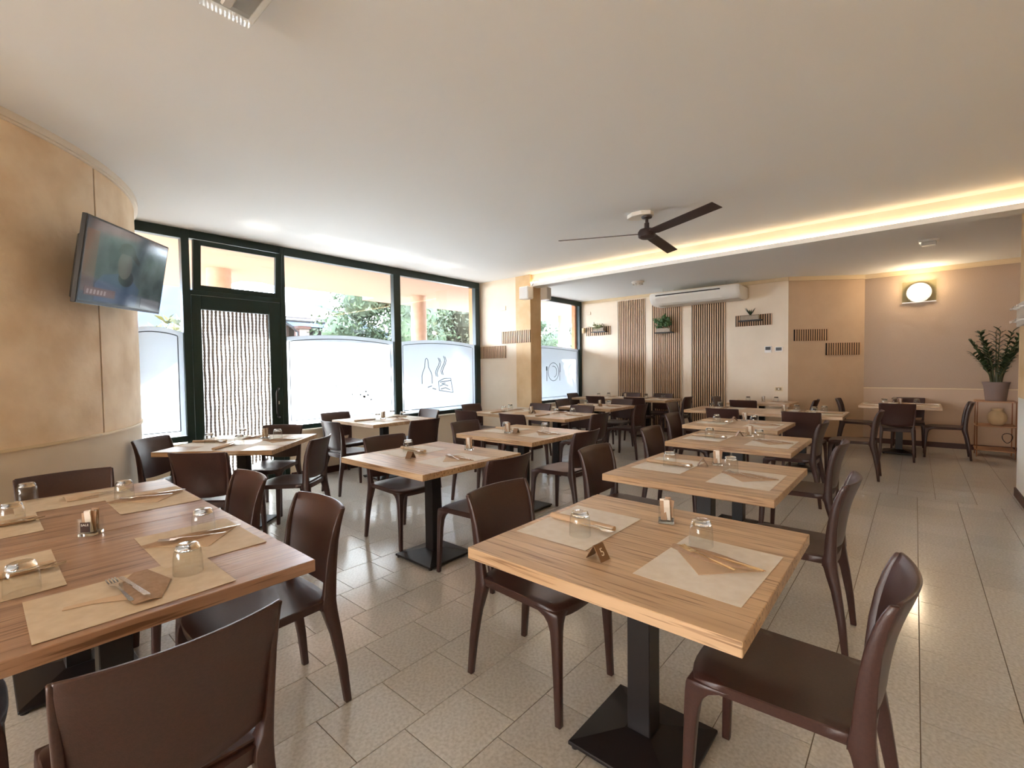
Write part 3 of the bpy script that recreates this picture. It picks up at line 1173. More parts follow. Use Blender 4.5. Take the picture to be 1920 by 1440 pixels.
def jar_meshes():
    P = {}
    h, s = .068, .031

    def ring(r, z):
        out = []
        for cx, cyy, a0 in ((1, 1, 0), (-1, 1, 90), (-1, -1, 180), (1, -1, 270)):
            for k in range(4):
                a = math.radians(a0 + 30 * k)
                out.append(((r - .007) * cx + .007 * math.cos(a), (r - .007) * cyy + .007 * math.sin(a), z))
        return out
    w = MB().loft([ring(s, .0005), ring(s, h), ring(s - .003, h), ring(s - .003, .012)], cap=False)
    P['wall'] = w.mesh('jar_wall', M['thin_glass'], 40)
    P['foot'] = MB().loft([ring(s - .001, .0008), ring(s - .001, .011)]).mesh('jar_base', M['solid_glass'], 40)
    P['sach'] = []
    rnd = random.Random(4)
    for k in range(8):
        a = rnd.uniform(-.35, .35)
        b = rnd.uniform(-.28, .28)
        mb = MB()
        mb.box(-.0115, .0115, -.0022, .0022, .014, rnd.uniform(.082, .1))
        me = mb.mesh('sachet', M['paper_white' if k % 3 else 'napkin'])
        P['sach'].append((me, (rnd.uniform(-.011, .011), -.016 + .0046 * k, 0), (b * .35, a * .5, rnd.uniform(-.3, .3))))
    return P


JP = jar_meshes()
jar_proto = None


def jar(x, y, label, rz=0):
    global jar_proto
    if jar_proto is None:
        t = thing('sachet_jar', label, 'jar', (x, y, ZT), rz, 'square glass jars of sachets')
        obj('jar_wall', JP['wall'], t)
        obj('jar_base', JP['foot'], t)
        for me, l, r in JP['sach']:
            obj('sachet', me, t, l, r)
        jar_proto = t
        return t
    return dup(jar_proto, (x, y, ZT), rz, label)


TENT = MB()
for sgn in (-1, 1):
    c = Vector((sgn * .0155, 0, .0245))
    TENT.obox(c, Vector((.0012, 0, 0)) if False else Vector((.0012, 0, .0007 * sgn)), Vector((0, .024, 0)), Vector((-sgn * .0145, 0, .0235)))
TENT_M = TENT.mesh('tent', M['bronze'])
sign_proto = None


def sign(x, y, label, rz=0, white=False, digit=None):
    t = thing('table_sign', label, 'table sign', (x, y, ZT + .0012), math.radians(rz), 'folded table number signs')
    o = obj('folded_plate', TENT_M, t)
    if digit:
        cu = bpy.data.curves.new('digit', 'FONT')
        cu.body = digit
        cu.size = .036
        cu.align_x = 'CENTER'
        cu.align_y = 'CENTER'
        cu.extrude = .0006
        tmp = bpy.data.objects.new('digit_tmp', cu)
        COL.objects.link(tmp)
        bpy.context.view_layer.update()
        me = bpy.data.meshes.new_from_object(tmp.evaluated_get(bpy.context.evaluated_depsgraph_get()))
        bpy.data.objects.remove(tmp)
        me.materials.clear()
        me.materials.append(M['sign_white'])
        # text lies on the +X leaf: text x -> +Y, text up -> up the slope, facing +X
        up = Vector((-.0145, 0, .0235)).normalized()
        rt = Vector((0, 1, 0))
        nm = rt.cross(up)
        m4 = Matrix(((rt.x, up.x, nm.x, .0172), (rt.y, up.y, nm.y, 0), (rt.z, up.z, nm.z, .0255), (0, 0, 0, 1)))
        me.transform(m4)
        obj('digit', me, t)
    return t


SIDE = {'aisle': 180, 'window': 0, 'far': -90, 'near': 90}   # heading of a diner on that side


def setting(tname, side, x, y, rz=None, style='tri', matk=0, gl=(.13, .07), label_side=None, metal='steel', jitter=0, no_mat=False):
    """one place: paper mat centred at x, y; diner's heading from side"""
    hd = SIDE[side] if rz is None else rz
    R = math.radians(hd - 90 + jitter)
    ca, sa = math.cos(R), math.sin(R)
    ls = label_side or (side + '-side seat')

    def L(u, v):
        return x + ca * u - sa * v, y + sa * u + ca * v
    where = 'at %s of %s' % (ls, tname)
    if not no_mat:
        o = obj('placemat', MATS[matk], None, (x, y, ZT), (0, 0, R))
        tag(o, 'paper placemat ' + where, 'placemat', 'paper placemats on the tables')
    zt = ZT + .0013
    if style == 'tri':
        t = thing('napkin', 'napkin folded to a triangle ' + where, 'napkin', (x, y, zt - .001), R, 'kraft paper napkins')
        obj('lower_fold', TRI_LO, t)
        obj('upper_fold', TRI_UP, t)
        f = ((.06, .135), (-.035, -.10), .0155)
        k = ((.045, .05), (.02, -.135), .0150)
    elif style == 'roll':
        o = obj('napkin', ROLL, None, (x, y, zt - .002), (0, 0, R))
        tag(o, 'rolled paper napkin ' + where, 'napkin', 'kraft paper napkins')
        f = ((.045, .165), (.002, -.03), .015)
        k = ((.012, .150), (-.008, -.06), .016)
    else:
        f = k = None
    if f:
        for nm, me, (p, q, zz) in (('fork', FORK[metal], f), ('knife', KNIFE[metal], k)):
            px, py = L((p[0] + q[0]) / 2, (p[1] + q[1]) / 2)
            an = math.atan2(p[1] - q[1], p[0] - q[0]) - PI / 2
            o = obj(nm, me, None, (px, py, zt + zz - .0013 + .0015), (0, 0, R + an))
            tag(o, '%s %s resting on napkin %s' % ({'steel': 'steel', 'gold': 'golden'}[metal], nm, where), nm, '%ss on the napkins' % ('fork' if nm == 'fork' else 'knive'))
    if gl:
        gx, gy = L(*gl)
        glass(gx, gy, 'upside-down tumbler ' + where, z=zt)


# --- aisle row
T = {}
table(-.74, 1.57, .90, .89, 'oak table nearest the camera carrying the number 5 sign')
chair(-1.245, 1.63, 0, 'taupe plastic chair on window side of number 5 table')
chair(-.29, 1.585, 180, 'taupe plastic chair on aisle side of number 5 table')
setting('number 5 table', 'window', -1.005, 1.572, style='roll', gl=(.10, .06), metal='steel')
setting('number 5 table', 'aisle', -.482, 1.505, style='tri', gl=(.145, .085), metal='gold', jitter=-2)
jar(-.755, 1.815, 'square glass sachet jar on number 5 table', .4)
sign(-.782, 1.325, 'bronze folded table sign reading 5', -6, digit='5')

table(-.945, 2.865, .91, .88, 'oak table directly behind the number 5 table')
chair(-1.46, 2.88, 0, 'taupe plastic chair on window side of second aisle-row table')
chair(-.50, 2.82, 180, 'taupe plastic chair on aisle side of second aisle-row table')
setting('second aisle-row table', 'window', -1.19, 2.90, style='roll', gl=(.03, .02))
setting('second aisle-row table', 'aisle', -.70, 2.80, style='tri', gl=(.12, .12), metal='steel')
jar(-.945, 3.08, 'square glass sachet jar on second aisle-row table', .2)
sign(-1.01, 3.0, 'pale folded number sign on second aisle-row table', 20)

table(-1.13, 4.25, .93, .88, 'third oak table counted back along the aisle')
chair(-1.60, 4.12, 0, 'taupe plastic chair on window side of third aisle-row table')
chair(-.66, 4.10, 180, 'taupe plastic chair on aisle side of third aisle-row table')
setting('third aisle-row table', 'window', -1.38, 4.25, style='roll', gl=(.06, .03))
setting('third aisle-row table', 'aisle', -.87, 4.20, style='tri', gl=(.12, .12))
jar(-1.11, 4.50, 'square glass sachet jar on third aisle-row table', .3)
sign(-1.18, 4.45, 'dark folded number sign on third aisle-row table', 30)

table(-1.45, 5.46, .92, .88, 'fourth oak table counted back along the aisle')
chair(-1.95, 5.50, 0, 'taupe plastic chair on window side of fourth aisle-row table')
chair(-.94, 5.45, 180, 'taupe plastic chair on aisle side of fourth aisle-row table')
setting('fourth aisle-row table', 'window', -1.70, 5.46, style='roll', gl=(.05, .03))
setting('fourth aisle-row table', 'aisle', -1.20, 5.42, style='tri', gl=(.12, .12))
jar(-1.47, 5.75, 'square glass sachet jar on fourth aisle-row table', .5)
sign(-1.56, 5.68, 'pale folded number sign on fourth aisle-row table', 40)

# --- long table behind the aisle row
table(-2.08, 7.18, .95, .80, 'window half of the long table behind the aisle row')
table(-1.125, 7.18, .95, .80, 'aisle half of the long table behind the aisle row')
for x, s in ((-1.93, 'window half'), (-1.03, 'aisle half')):
    chair(x, 6.72, 90, 'taupe plastic chair tucked at near side of long aisle table, ' + s)
chair(-.58, 7.10, 180, 'taupe plastic chair at the aisle end of long aisle table')
chair(-2.62, 7.15, 0, 'taupe plastic chair at the window end of long aisle table')
setting('long aisle table', 'near', -2.1, 6.96, style='roll', gl=(-.13, .06), label_side='near window-half seat')
setting('long aisle table', 'far', -2.1, 7.40, style='tri', gl=(.12, .06), label_side='far window-half seat')
setting('long aisle table', 'near', -1.1, 6.96, style='roll', gl=(.12, .13), label_side='near aisle-half seat')
setting('long aisle table', 'far', -1.1, 7.40, style='tri', gl=(.12, .06), label_side='far aisle-half seat')
setting('long aisle table', 'aisle', -.83, 7.2, style='roll', gl=(.10, .07), label_side='aisle end')
jar(-1.35, 7.2, 'square glass sachet jar on long aisle table', .3)

# --- table under the thermostats, alcove table
table(-2.0, 8.92, .96, .80, 'oak table below the two thermostats by the back wall')
chair(-2.52, 8.95, 0, 'taupe plastic chair on window side of thermostat table')
chair(-1.47, 8.92, 180, 'taupe plastic chair on aisle side of thermostat table')
chair(-2.12, 8.45, 90, 'taupe plastic chair at near side of thermostat table')
setting('thermostat table', 'window', -2.26, 8.92, style='roll', gl=(.05, .05))
setting('thermostat table', 'aisle', -1.74, 8.92, style='tri', gl=(.08, .06))
jar(-2.0, 9.0, 'square glass sachet jar on thermostat table', .2)

table(-.18, 9.36, .96, .88, 'oak table in the alcove under the lit wall lamp')
chair(-.19, 8.80, 90, 'taupe plastic chair with its back to the camera at alcove table')
chair(-.70, 9.42, 0, 'taupe plastic chair on diagonal-wall side of alcove table')
chair(.34, 9.34, 180, 'taupe plastic chair beside the plant shelf at alcove table')
chair(-.08, 9.86, -90, 'taupe plastic chair against the alcove wall behind alcove table')
setting('alcove table', 'near', -.25, 9.10, style='roll', gl=(-.10, .06))
setting('alcove table', 'far', -.12, 9.62, style='tri', gl=(.13, .08))
setting('alcove table', 'window', -.47, 9.38, style='tri', gl=(.06, .10), label_side='diagonal-wall seat')
setting('alcove table', 'aisle', .12, 9.36, style='tri', gl=(.06, .10), label_side='plant-side seat')
jar(-.18, 9.36, 'square glass sachet jar on alcove table', .4)

# --- big table on the left (two tables pushed together)
table(-1.975, .275, .93, .91, 'oak table with placemats in front, aisle half of big table', 0, 'y', 'oak_dark')
table(-2.907, .275, .93, .91, 'oak table nearest curved wall, wall half of big table', 0, 'y', 'oak_dark')
chair(-1.44, .275, 180, 'taupe plastic chair with its back close to the camera')
chair(-1.97, .715, -90, 'taupe plastic chair at far side of big table, aisle half')
chair(-2.76, .72, -90, 'taupe plastic chair at far side of big table, wall half')
chair(-3.385, .33, 0, 'taupe plastic chair at curved-wall end of big table')
chair(-2.02, -.20, 90, 'taupe plastic chair cut off at near side of big table')
BT = 'big table'
setting(BT, 'aisle', -1.695, .285, style=None, matk=2, gl=(.14, .03), label_side='camera end')
setting(BT, 'far', -2.02, .537, style='tri', matk=2, gl=(.095, -.04), label_side='far aisle-half seat')
setting(BT, 'far', -2.878, .567, style='tri', matk=2, gl=(.123, .085), label_side='far wall-half seat')
setting(BT, 'window', -3.185, .32, style=None, matk=2, gl=(.16, -.145), label_side='curved-wall end')
setting(BT, 'near', -2.12, .01, style='roll', matk=2, gl=(.185, .064), label_side='near aisle-half seat')
setting(BT, 'near', -2.86, .015, style='roll', matk=2, gl=(-.007, .076), label_side='near wall-half seat')
jar(-2.44, .285, 'glass holder with brown labelled salt sachet on big table', .9)
# label of the salt sachet
lb = MB().box(-.016, .016, -.0005, .0005, .018, .056).mesh('salt_label', mat('salt_label_brown', srgb(74, 48, 40), .7))
jl = bpy.data.objects[[o.name for o in bpy.data.objects if o.get('label', '').startswith('glass holder with brown')][0]]
lo = obj('salt_label', lb, jl, (0.0, -.0305, 0))
lo['label'] = 'brown label reading SALE'
cu = bpy.data.curves.new('salt_text', 'FONT')
cu.body = 'SALE'
cu.size = .0125
cu.align_x = 'CENTER'
cu.extrude = .0004
tmp = bpy.data.objects.new('salt_tmp', cu)
COL.objects.link(tmp)
bpy.context.view_layer.update()
me = bpy.data.meshes.new_from_object(tmp.evaluated_get(bpy.context.evaluated_depsgraph_get()))
bpy.data.objects.remove(tmp)
me.materials.clear()
me.materials.append(M['paper_white'])
me.transform(Matrix.Translation((0, -.0012, .042)) @ Matrix.Rotation(PI / 2, 4, 'X'))
obj('lettering', me, lo)
# hand-laid napkins and cutlery of the two end places
FAN = fan_mesh().mesh('napkin', M['napkin'], 60)
P = [[(-1.85 + .0, .345, .002), (-1.70, .375, .004), (-1.58, .325, .003)], [(-1.84, .31, .006), (-1.70, .32, .012), (-1.575, .30, .010)], [(-1.79, .275, .003), (-1.68, .26, .006), (-1.585, .265, .006)]]
o = MB().sheet([[(x, y, z + ZT + .0015) for x, y, z in r] for r in P], Vector((0, 0, -.0012))).build('napkin', M['napkin'], None, smooth=60)
tag(o, 'kraft napkin folded open under cutlery at camera end of big table', 'napkin', 'kraft paper napkins')
P = [[(-1.715, .14, .004), (-1.70, .135, .002)], [(-1.70, .20, .006), (-1.685, .195, .003)], [(-1.675, .26, .008), (-1.64, .262, .003)]]
MB().sheet([[(x, y, z + ZT + .0015) for x, y, z in r] for r in P], Vector((0, 0, -.0012))).build('folded_tip', M['napkin_lt'], o, smooth=60)
for nm, me, px, py, an, zz in (('fork', FORK['steel'], -1.712, .258, 94, .010), ('knife', KNIFE['steel'], -1.69, .285, -82, .0185)):
    o = obj(nm, me, None, (px, py, ZT + zz), (0, 0, math.radians(an)))
    tag(o, 'steel %s lying on napkin at camera end of big table' % nm, nm)
P = [[(-3.27, .28, .003), (-3.20, .28, .018), (-3.14, .285, .004)], [(-3.27, .34, .003), (-3.20, .345, .022), (-3.13, .345, .004)], [(-3.24, .40, .003), (-3.19, .41, .010), (-3.13, .40, .003)]]
o = MB().sheet([[(x, y, z + ZT + .0015) for x, y, z in r] for r in P], Vector((0, 0, -.0012))).build('napkin', M['napkin_lt'], None, smooth=60)
tag(o, 'crumpled napkin lying at curved-wall end of big table', 'napkin', 'kraft paper napkins')
for nm, me, px, py, an in (('fork', FORK['steel'], -3.16, .43, 10), ('knife', KNIFE['steel'], -3.19, .43, -14)):
    o = obj(nm, me, None, (px, py, ZT + .012), (0, 0, math.radians(an)))
    tag(o, 'steel %s lying on napkin at curved-wall end of big table' % nm, nm)

# --- diagonal table by the door
RZ = 43
table(-4.57, 1.58, .95, .95, 'oak table turned diagonally beside the glazed door', RZ)
chair(-3.98, 1.215, 130.6, 'dark backed taupe chair between diagonal table and big table')
chair(-4.80, 1.165, 40.6, 'taupe plastic chair beside curved wall at diagonal table')
chair(-4.03, 1.76, 220.6, 'taupe plastic chair on middle-row side of diagonal table')
chair(-4.85, 1.92, -49.4, 'taupe plastic chair in front of the door at diagonal table')
ux, uy = math.cos(math.radians(RZ)), math.sin(math.radians(RZ))
for (a, b, hd, st_, gl, ls) in ((0, -.30, 133, 'roll', (.06, .12), 'big-table-side seat'), (0, .30, -47, 'tri', (.12, .08), 'door-side seat'), (-.30, 0, 43, 'roll', (.05, .03), 'curved-wall seat'), (.30, 0, 223, 'tri', (.16, .07), 'middle-row-side seat')):
    setting('diagonal table', 'near', -4.57 + a * ux - b * uy, 1.58 + a * uy + b * ux, hd, st_, 0, gl, ls)
jar(-4.66, 1.80, 'square glass sachet jar on diagonal table', .4)

# --- window table
table(-5.20, 3.47, .95, .92, 'oak table close under the wide frosted window')
chair(-4.95, 2.86, 90, 'taupe plastic chair on door side of window table')
chair(-5.68, 3.20, 0, 'taupe plastic chair against the parapet at window table')
chair(-4.46, 3.35, 180, 'taupe plastic chair on middle-row side of window table')
chair(-5.20, 3.96, -90, 'taupe plastic chair on pillar side of window table')
setting('window table', 'near', -5.2, 3.20, style='roll', gl=(.12, .10), label_side='door-side seat')
setting('window table', 'far', -5.2, 3.74, style='tri', gl=(.12, .06), label_side='pillar-side seat')
setting('window table', 'aisle', -4.92, 3.5, style='tri', gl=(.15, .12), label_side='middle-row-side seat')
jar(-5.22, 3.47, 'square glass sachet jar on window table', .3)

# --- middle row
table(-2.69, 2.20, .94, .92, 'first oak table of the middle row, with a number sign')
chair(-3.17, 2.29, 0, 'taupe plastic chair on window side of first middle-row table')
chair(-2.22, 2.24, 180, 'taupe plastic chair on aisle side of first middle-row table')
setting('first middle-row table', 'window', -2.95, 2.22, style='roll', gl=(.04, .0))
setting('first middle-row table', 'aisle', -2.42, 2.17, style='tri', gl=None)
jar(-2.63, 2.52, 'square glass sachet jar on first middle-row table', .4)
sign(-2.71, 2.02, 'bronze folded number sign on first middle-row table', -75)

table(-2.93, 3.55, .95, .92, 'second oak table of the middle row')
chair(-3.42, 3.47, 0, 'taupe plastic chair on window side of second middle-row table')
chair(-2.47, 3.58, 180, 'taupe plastic chair on aisle side of second middle-row table')
setting('second middle-row table', 'window', -3.18, 3.58, style='roll', gl=(.06, .05))
setting('second middle-row table', 'aisle', -2.66, 3.55, style='tri', gl=(.13, .10))
jar(-3.02, 3.42, 'square glass sachet jar on second middle-row table', .4)
sign(-2.93, 3.44, 'bronze folded number sign on second middle-row table', -80)

# --- long table before the pillar
table(-4.515, 5.15, .85, .86, 'window half of the long table before the marbled pillar')
table(-3.66, 5.15, .85, .86, 'aisle half of the long table before the marbled pillar')
chair(-4.64, 4.64, 90, 'taupe plastic chair at near side of pillar table, window half')
chair(-3.79, 4.62, 90, 'taupe plastic chair at near side of pillar table, aisle half')
chair(-5.16, 5.25, 0, 'taupe plastic chair at window end of pillar table')
chair(-3.19, 5.06, 180, 'taupe plastic chair at aisle end of pillar table')
chair(-4.52, 5.66, -90, 'taupe plastic chair at far side of pillar table, window half')
chair(-3.74, 5.66, -90, 'taupe plastic chair at far side of pillar table, aisle half')
PT = 'pillar table'
setting(PT, 'near', -4.52, 4.92, style='roll', gl=(.0, .12), label_side='near window-half seat')
setting(PT, 'far', -4.52, 5.38, style='tri', gl=(.12, .06), label_side='far window-half seat')
setting(PT, 'near', -3.72, 4.92, style='roll', gl=(.12, .14), label_side='near aisle-half seat')
setting(PT, 'far', -3.72, 5.38, style='tri', gl=(.12, .06), label_side='far aisle-half seat')
setting(PT, 'aisle', -3.42, 5.15, style='tri', gl=(.10, .05), label_side='aisle end')
jar(-4.10, 5.15, 'square glass sachet jar on pillar table', .2)
sign(-4.02, 5.10, 'white folded number sign on pillar table', 10)

# --- table behind the long pillar table
table(-3.94, 6.70, .95, .88, 'square oak table between the pillar table and the slatted wall')
chair(-4.42, 6.75, 0, 'taupe plastic chair on window side of table before slatted wall')
chair(-3.38, 6.60, 180, 'taupe plastic chair turned sideways on aisle side before slatted wall')
chair(-3.90, 7.22, -90, 'taupe plastic chair at far side of table before slatted wall')
setting('table before slatted wall', 'window', -4.18, 6.7, style='roll', gl=(.05, .05))
setting('table before slatted wall', 'aisle', -3.68, 6.7, style='tri', gl=(.08, .10))
jar(-3.93, 6.75, 'square glass sachet jar on table before slatted wall', .2)
sign(-3.84, 6.62, 'bronze folded number sign on table before slatted wall', -50)

# --- far long table along the slatted wall
table(-5.03, 8.75, 1.02, .80, 'window half of the far table along the slatted wall')
table(-4.0, 8.75, 1.02, .80, 'aisle half of the far table along the slatted wall')
chair(-4.78, 8.28, 90, 'taupe plastic chair at near side of far slatted-wall table, window half')
chair(-3.95, 8.28, 90, 'taupe plastic chair at near side of far slatted-wall table, aisle half')
chair(-5.53, 8.75, 0, 'taupe plastic chair at window end of far slatted-wall table')
chair(-3.46, 8.75, 180, 'taupe plastic chair at aisle end of far slatted-wall table')
chair(-4.72, 9.22, -90, 'taupe plastic chair against the first slatted panel at far table')
chair(-4.0, 9.22, -90, 'taupe plastic chair against the second slatted panel at far table')
FT = 'far slatted-wall table'
setting(FT, 'near', -4.95, 8.53, style='roll', gl=(-.1, .1), label_side='near window-half seat')
setting(FT, 'far', -4.85, 8.97, style='tri', gl=(.12, .06), label_side='far window-half seat')
setting(FT, 'near', -4.0, 8.53, style='roll', gl=(.0, .12), label_side='near aisle-half seat')
setting(FT, 'far', -4.0, 8.97, style='tri', gl=(.12, .06), label_side='far aisle-half seat')
setting(FT, 'aisle', -3.68, 8.75, style='tri', gl=(.1, .06), label_side='aisle end')
jar(-4.5, 8.75, 'square glass sachet jar on far slatted-wall table', .2)

# ------------------------------------------------------------------ wall slat panels
def slats(name, label, cat, o0, d, n, w, z0, z1, group, fm='felt', smat='slat', depth=.021, back=.010, duty=.50):
    """o0: start point on wall (x, y), d: unit direction along wall, n: unit normal into room, w: width; """
    t = thing(name, label, cat, (o0[0], o0[1], z0), math.atan2(d.y, d.x), group)
    # local frame: x along wall, -y into the room when d runs towards +X with the wall at +y
    MB().box(0, w, -back, 0, 0, z1 - z0).build('backing', M[fm], t)
    pit = w / n
    me = MB().box(0, pit * duty, -depth, -back, 0, z1 - z0).mesh('slat', M[smat])
    for i in range(n):
        obj('slat', me, t, (i * pit + pit * (1 - duty), 0, 0))
    return t


ex = Vector((1, 0, 0))
for x0, x1, l in ((-5.09, -4.45, 'tall slatted oak panel nearest the window on back wall'), (-4.28, -3.65, 'tall slatted oak panel carrying a leafy planter on back wall'), (-3.44, -2.80, 'tall slatted oak panel beneath air conditioner, furthest from window')):
    slats('oak_slatting', l, 'wall panel', (x0, YB - .002), ex, 15, x1 - x0, .09, 2.86, 'tall slatted oak panels')
slats('slat_strip', 'short slatted strip with trailing plant beside the window', 'wall panel', (-5.92, YB), ex, 12, .64, 2.13, 2.33, 'short slatted strips')
slats('slat_strip', 'short slatted strip with planter under air conditioner end', 'wall panel', (-2.61, YB), ex, 16, .62, 2.125, 2.33, 'short slatted strips', smat='slat_red')
slats('slat_strip', 'upper short slatted strip on the pillar stub wall', 'wall panel', (-5.53, 6.148), ex, 16, .635, 1.82, 2.03, 'short slatted strips')
slats('slat_strip', 'lower short slatted strip on stub wall by the window', 'wall panel', (-6.07, 6.148), ex, 16, .62, 1.57, 1.785, 'short slatted strips')
dd = Vector((1.04, .76, 0)).normalized()
slats('slat_strip', 'upper short slatted strip on the tan diagonal wall', 'wall panel', (-1.655, 9.635), dd, 15, .58, 1.81, 2.015, 'short slatted strips', smat='slat_red')
slats('slat_strip', 'lower short slatted strip on the tan diagonal wall', 'wall panel', (-1.215, 9.957), dd, 15, .58, 1.55, 1.765, 'short slatted strips', smat='slat_red')


def planter(x0, x1, z, label, fol, seed, kind):
    t = thing('wall_planter', label, 'planter', ((x0 + x1) / 2, YB - .10, z), 0, 'cement wall planters')
    w = x1 - x0
    MB().box(-w / 2 - .04, w / 2 + .04, -.07, .072, -.018, 0).build('shelf_bracket', M['black'], t)
    MB().box(-w / 2, w / 2, -.06, .06, .0, .085).build('trough', M['cement'], t, bevel=.008)
    MB().box(-w / 2 + .012, w / 2 - .012, -.05, .05, .085, .088).build('soil', M['soil'], t)
    if kind == 'bushy':
        mb = foliage((-.02, -.01, .20), (.13, .08, .13), 420, .05, seed)
    elif kind == 'spiky':
        mb = MB()
        rnd = random.Random(seed)
        for k in range(16):
            a = rnd.uniform(0, 2 * PI)
            l = rnd.uniform(.10, .17)
            e = Vector((math.cos(a) * l * .7, math.sin(a) * l * .35, l))
            sd = Vector((-math.sin(a), math.cos(a), 0)) * .012
            mb.add([(0, 0, .08), Vector((0, 0, .08)) + e * .5 + sd, Vector((0, 0, .08)) + e, Vector((0, 0, .08)) + e * .5 - sd], [(0, 1, 2, 3)])
    else:
        mb = foliage((0, -.04, .09), (.12, .06, .05), 120, .05, seed)
        rnd = random.Random(seed)
        for k in range(5):
            xx = rnd.uniform(-.25, .1)
            mb.tube([(xx * .4, -.05, .09), (xx, -.08, .13 - .02 * k), (xx * 1.1, -.09, .0 - .03 * k)], .004, 4)
    o = mb.build('foliage', M[fol], t)
    o['kind'] = 'stuff'


planter(-5.66, -5.38, 2.21, 'cement planter with trailing dry stems beside the window', 'leaf_pale', 31, 'trail')
planter(-4.13, -3.83, 2.10, 'cement planter with bushy green plant on slatted panel', 'leaf2', 32, 'bushy')
planter(-2.49, -2.17, 2.225, 'cement planter with small spiky plant near thermostats', 'leaf', 33, 'spiky')
t = thing('wall_cup', 'small cream cup fixed at the end of slatted strip', 'cup', (-5.97, YB - .06, 2.20))
MB().lathe([(.035, 0), (.04, .12), (.034, .12), (.03, .01)], 14).build('cup_body', M['vase'], t, smooth=40)
MB().box(-.01, .01, .03, .06, .04, .06).build('cup_bracket', M['black'], t)

# ------------------------------------------------------------------ air conditioner
ac = thing('air_conditioner', 'long white ceiling hung air conditioner above slatted panels', 'air conditioner', (-3.22, YB - .03, 2.60))
prof = [(-.62, .24), (-.635, .20), (-.62, .13), (-.54, .045), (-.40, .0), (-.10, .0), (-.0, .03), (.0, .24)]
L_ = .84
R = []
for x, sc in ((-L_, .90), (-L_ + .03, .97), (-L_ + .06, 1.0), (L_ - .06, 1.0), (L_ - .03, .97), (L_, .90)):
    R.append([(x, -.31 + (y + .31) * sc, .12 + (z - .12) * sc) for y, z in prof])
MB().loft(R).build('body', M['white'], ac, smooth=35)
MB().box(-.70, .52, -.642, -.60, .175, .195).build('air_slot', M['dark'], ac)
for a, b, m in ((-.70, .52, 'grey_white'),):
    o = MB().obox((-.09, -.588, .085), Vector((.62, 0, 0)), Vector((0, .012, -.0128)) * .25, Vector((0, -.045, .047))).build('louver', M['white'], ac)
MB().box(-.68, .80, -.52, -.14, -.004, .004).build('intake_grille', M['grey_white'], ac)
for x in (-.66, -.50, .55, .72):
    MB().tube([(x, -.3 + (.1 if x in (-.5, .72) else -.06), .24), (x, -.3 + (.1 if x in (-.5, .72) else -.06), .35)], .005, 5).build('hanger_rod', M['grey_white'], ac)

# thermostats, outlet, sensors
for x, z, w, h_, l in ((-2.05, 1.675, .115, .12, 'square white thermostat with dark display on back wall'), (-1.875, 1.672, .125, .09, 'wide white thermostat with grey display nearer the corner')):
    t = thing('thermostat', l, 'thermostat', (x, YB - .001, z), 0, 'wall thermostats')
    MB().box(-w / 2, w / 2, -.022, 0, -h_ / 2, h_ / 2).build('housing', M['white'], t, bevel=.004)
    MB().box(-w / 2 + .016, w / 2 - .016, -.0235, -.021, -.012 if h_ > .1 else -.025, h_ / 2 - .014).build('display', M['dark'], t)
t = thing('wall_outlet', 'beige power outlet low on back wall near the corner', 'outlet', (-1.875, YB - .001, .95))
MB().box(-.065, .065, -.01, 0, -.04, .04).build('cover_plate', M['rail'], t, bevel=.003)
MB().box(-.045, .045, -.013, -.009, -.024, .024).build('socket', mat('brass_socket', srgb(150, 130, 100), .5), t)
MB().box(-.01, .01, -.015, -.012, -.012, .012).build('switch_key', M['white'], t)
t = thing('junction_box', 'small cream junction cover on the stub wall', 'cover plate', (-5.49, 6.149, 2.44))
MB().box(-.055, .055, -.012, 0, -.04, .04).build('cover_plate', M['plaster'], t, bevel=.003)
t = thing('junction_box', 'small cream cover high on back wall beside window', 'cover plate', (-5.85, YB - .001, 2.66))
MB().box(-.05, .05, -.02, 0, -.035, .035).build('cover_plate', M['plaster'], t, bevel=.003)

t = thing('ceiling_detector', 'round white detector on the far ceiling', 'detector', (-3.88, 8.06, ZC))
MB().lathe([(.11, 0), (.11, -.02), (.085, -.045), (.04, -.06), (.001, -.06)], 20).build('housing', M['white'], t, smooth=40)
for k in range(8):
    a = k * PI / 4
    MB().obox((.075 * math.cos(a), .075 * math.sin(a), -.05), Vector((math.cos(a), math.sin(a), 0)) * .022, Vector((-math.sin(a), math.cos(a), 0)) * .006, Vector((0, 0, .006))).build('vent_fin', M['grey_white'], t)
t = thing('emergency_spot', 'small white emergency lamp on ceiling near the alcove', 'lamp', (.11, 8.0, ZC))
MB().box(-.10, .10, -.06, .06, -.03, 0).build('housing', M['white'], t, bevel=.006)
MB().box(-.075, .075, -.045, .045, -.075, -.03).build('diffuser', M['grey_white'], t, bevel=.01)

t = thing('emergency_light', 'clear covered ceiling lamp at the top edge of view', 'lamp', (-2.06, .74, ZC))
MB().box(-.19, .19, -.12, .13, -.035, 0).build('housing', M['white'], t, bevel=.008)
MB().box(-.17, .17, -.10, .11, -.075, -.035).build('cover', M['thin_glass'], t, bevel=.012)
MB().box(-.13, .13, -.02, .02, -.055, -.038).build('tube', M['grey_white'], t, bevel=.006)

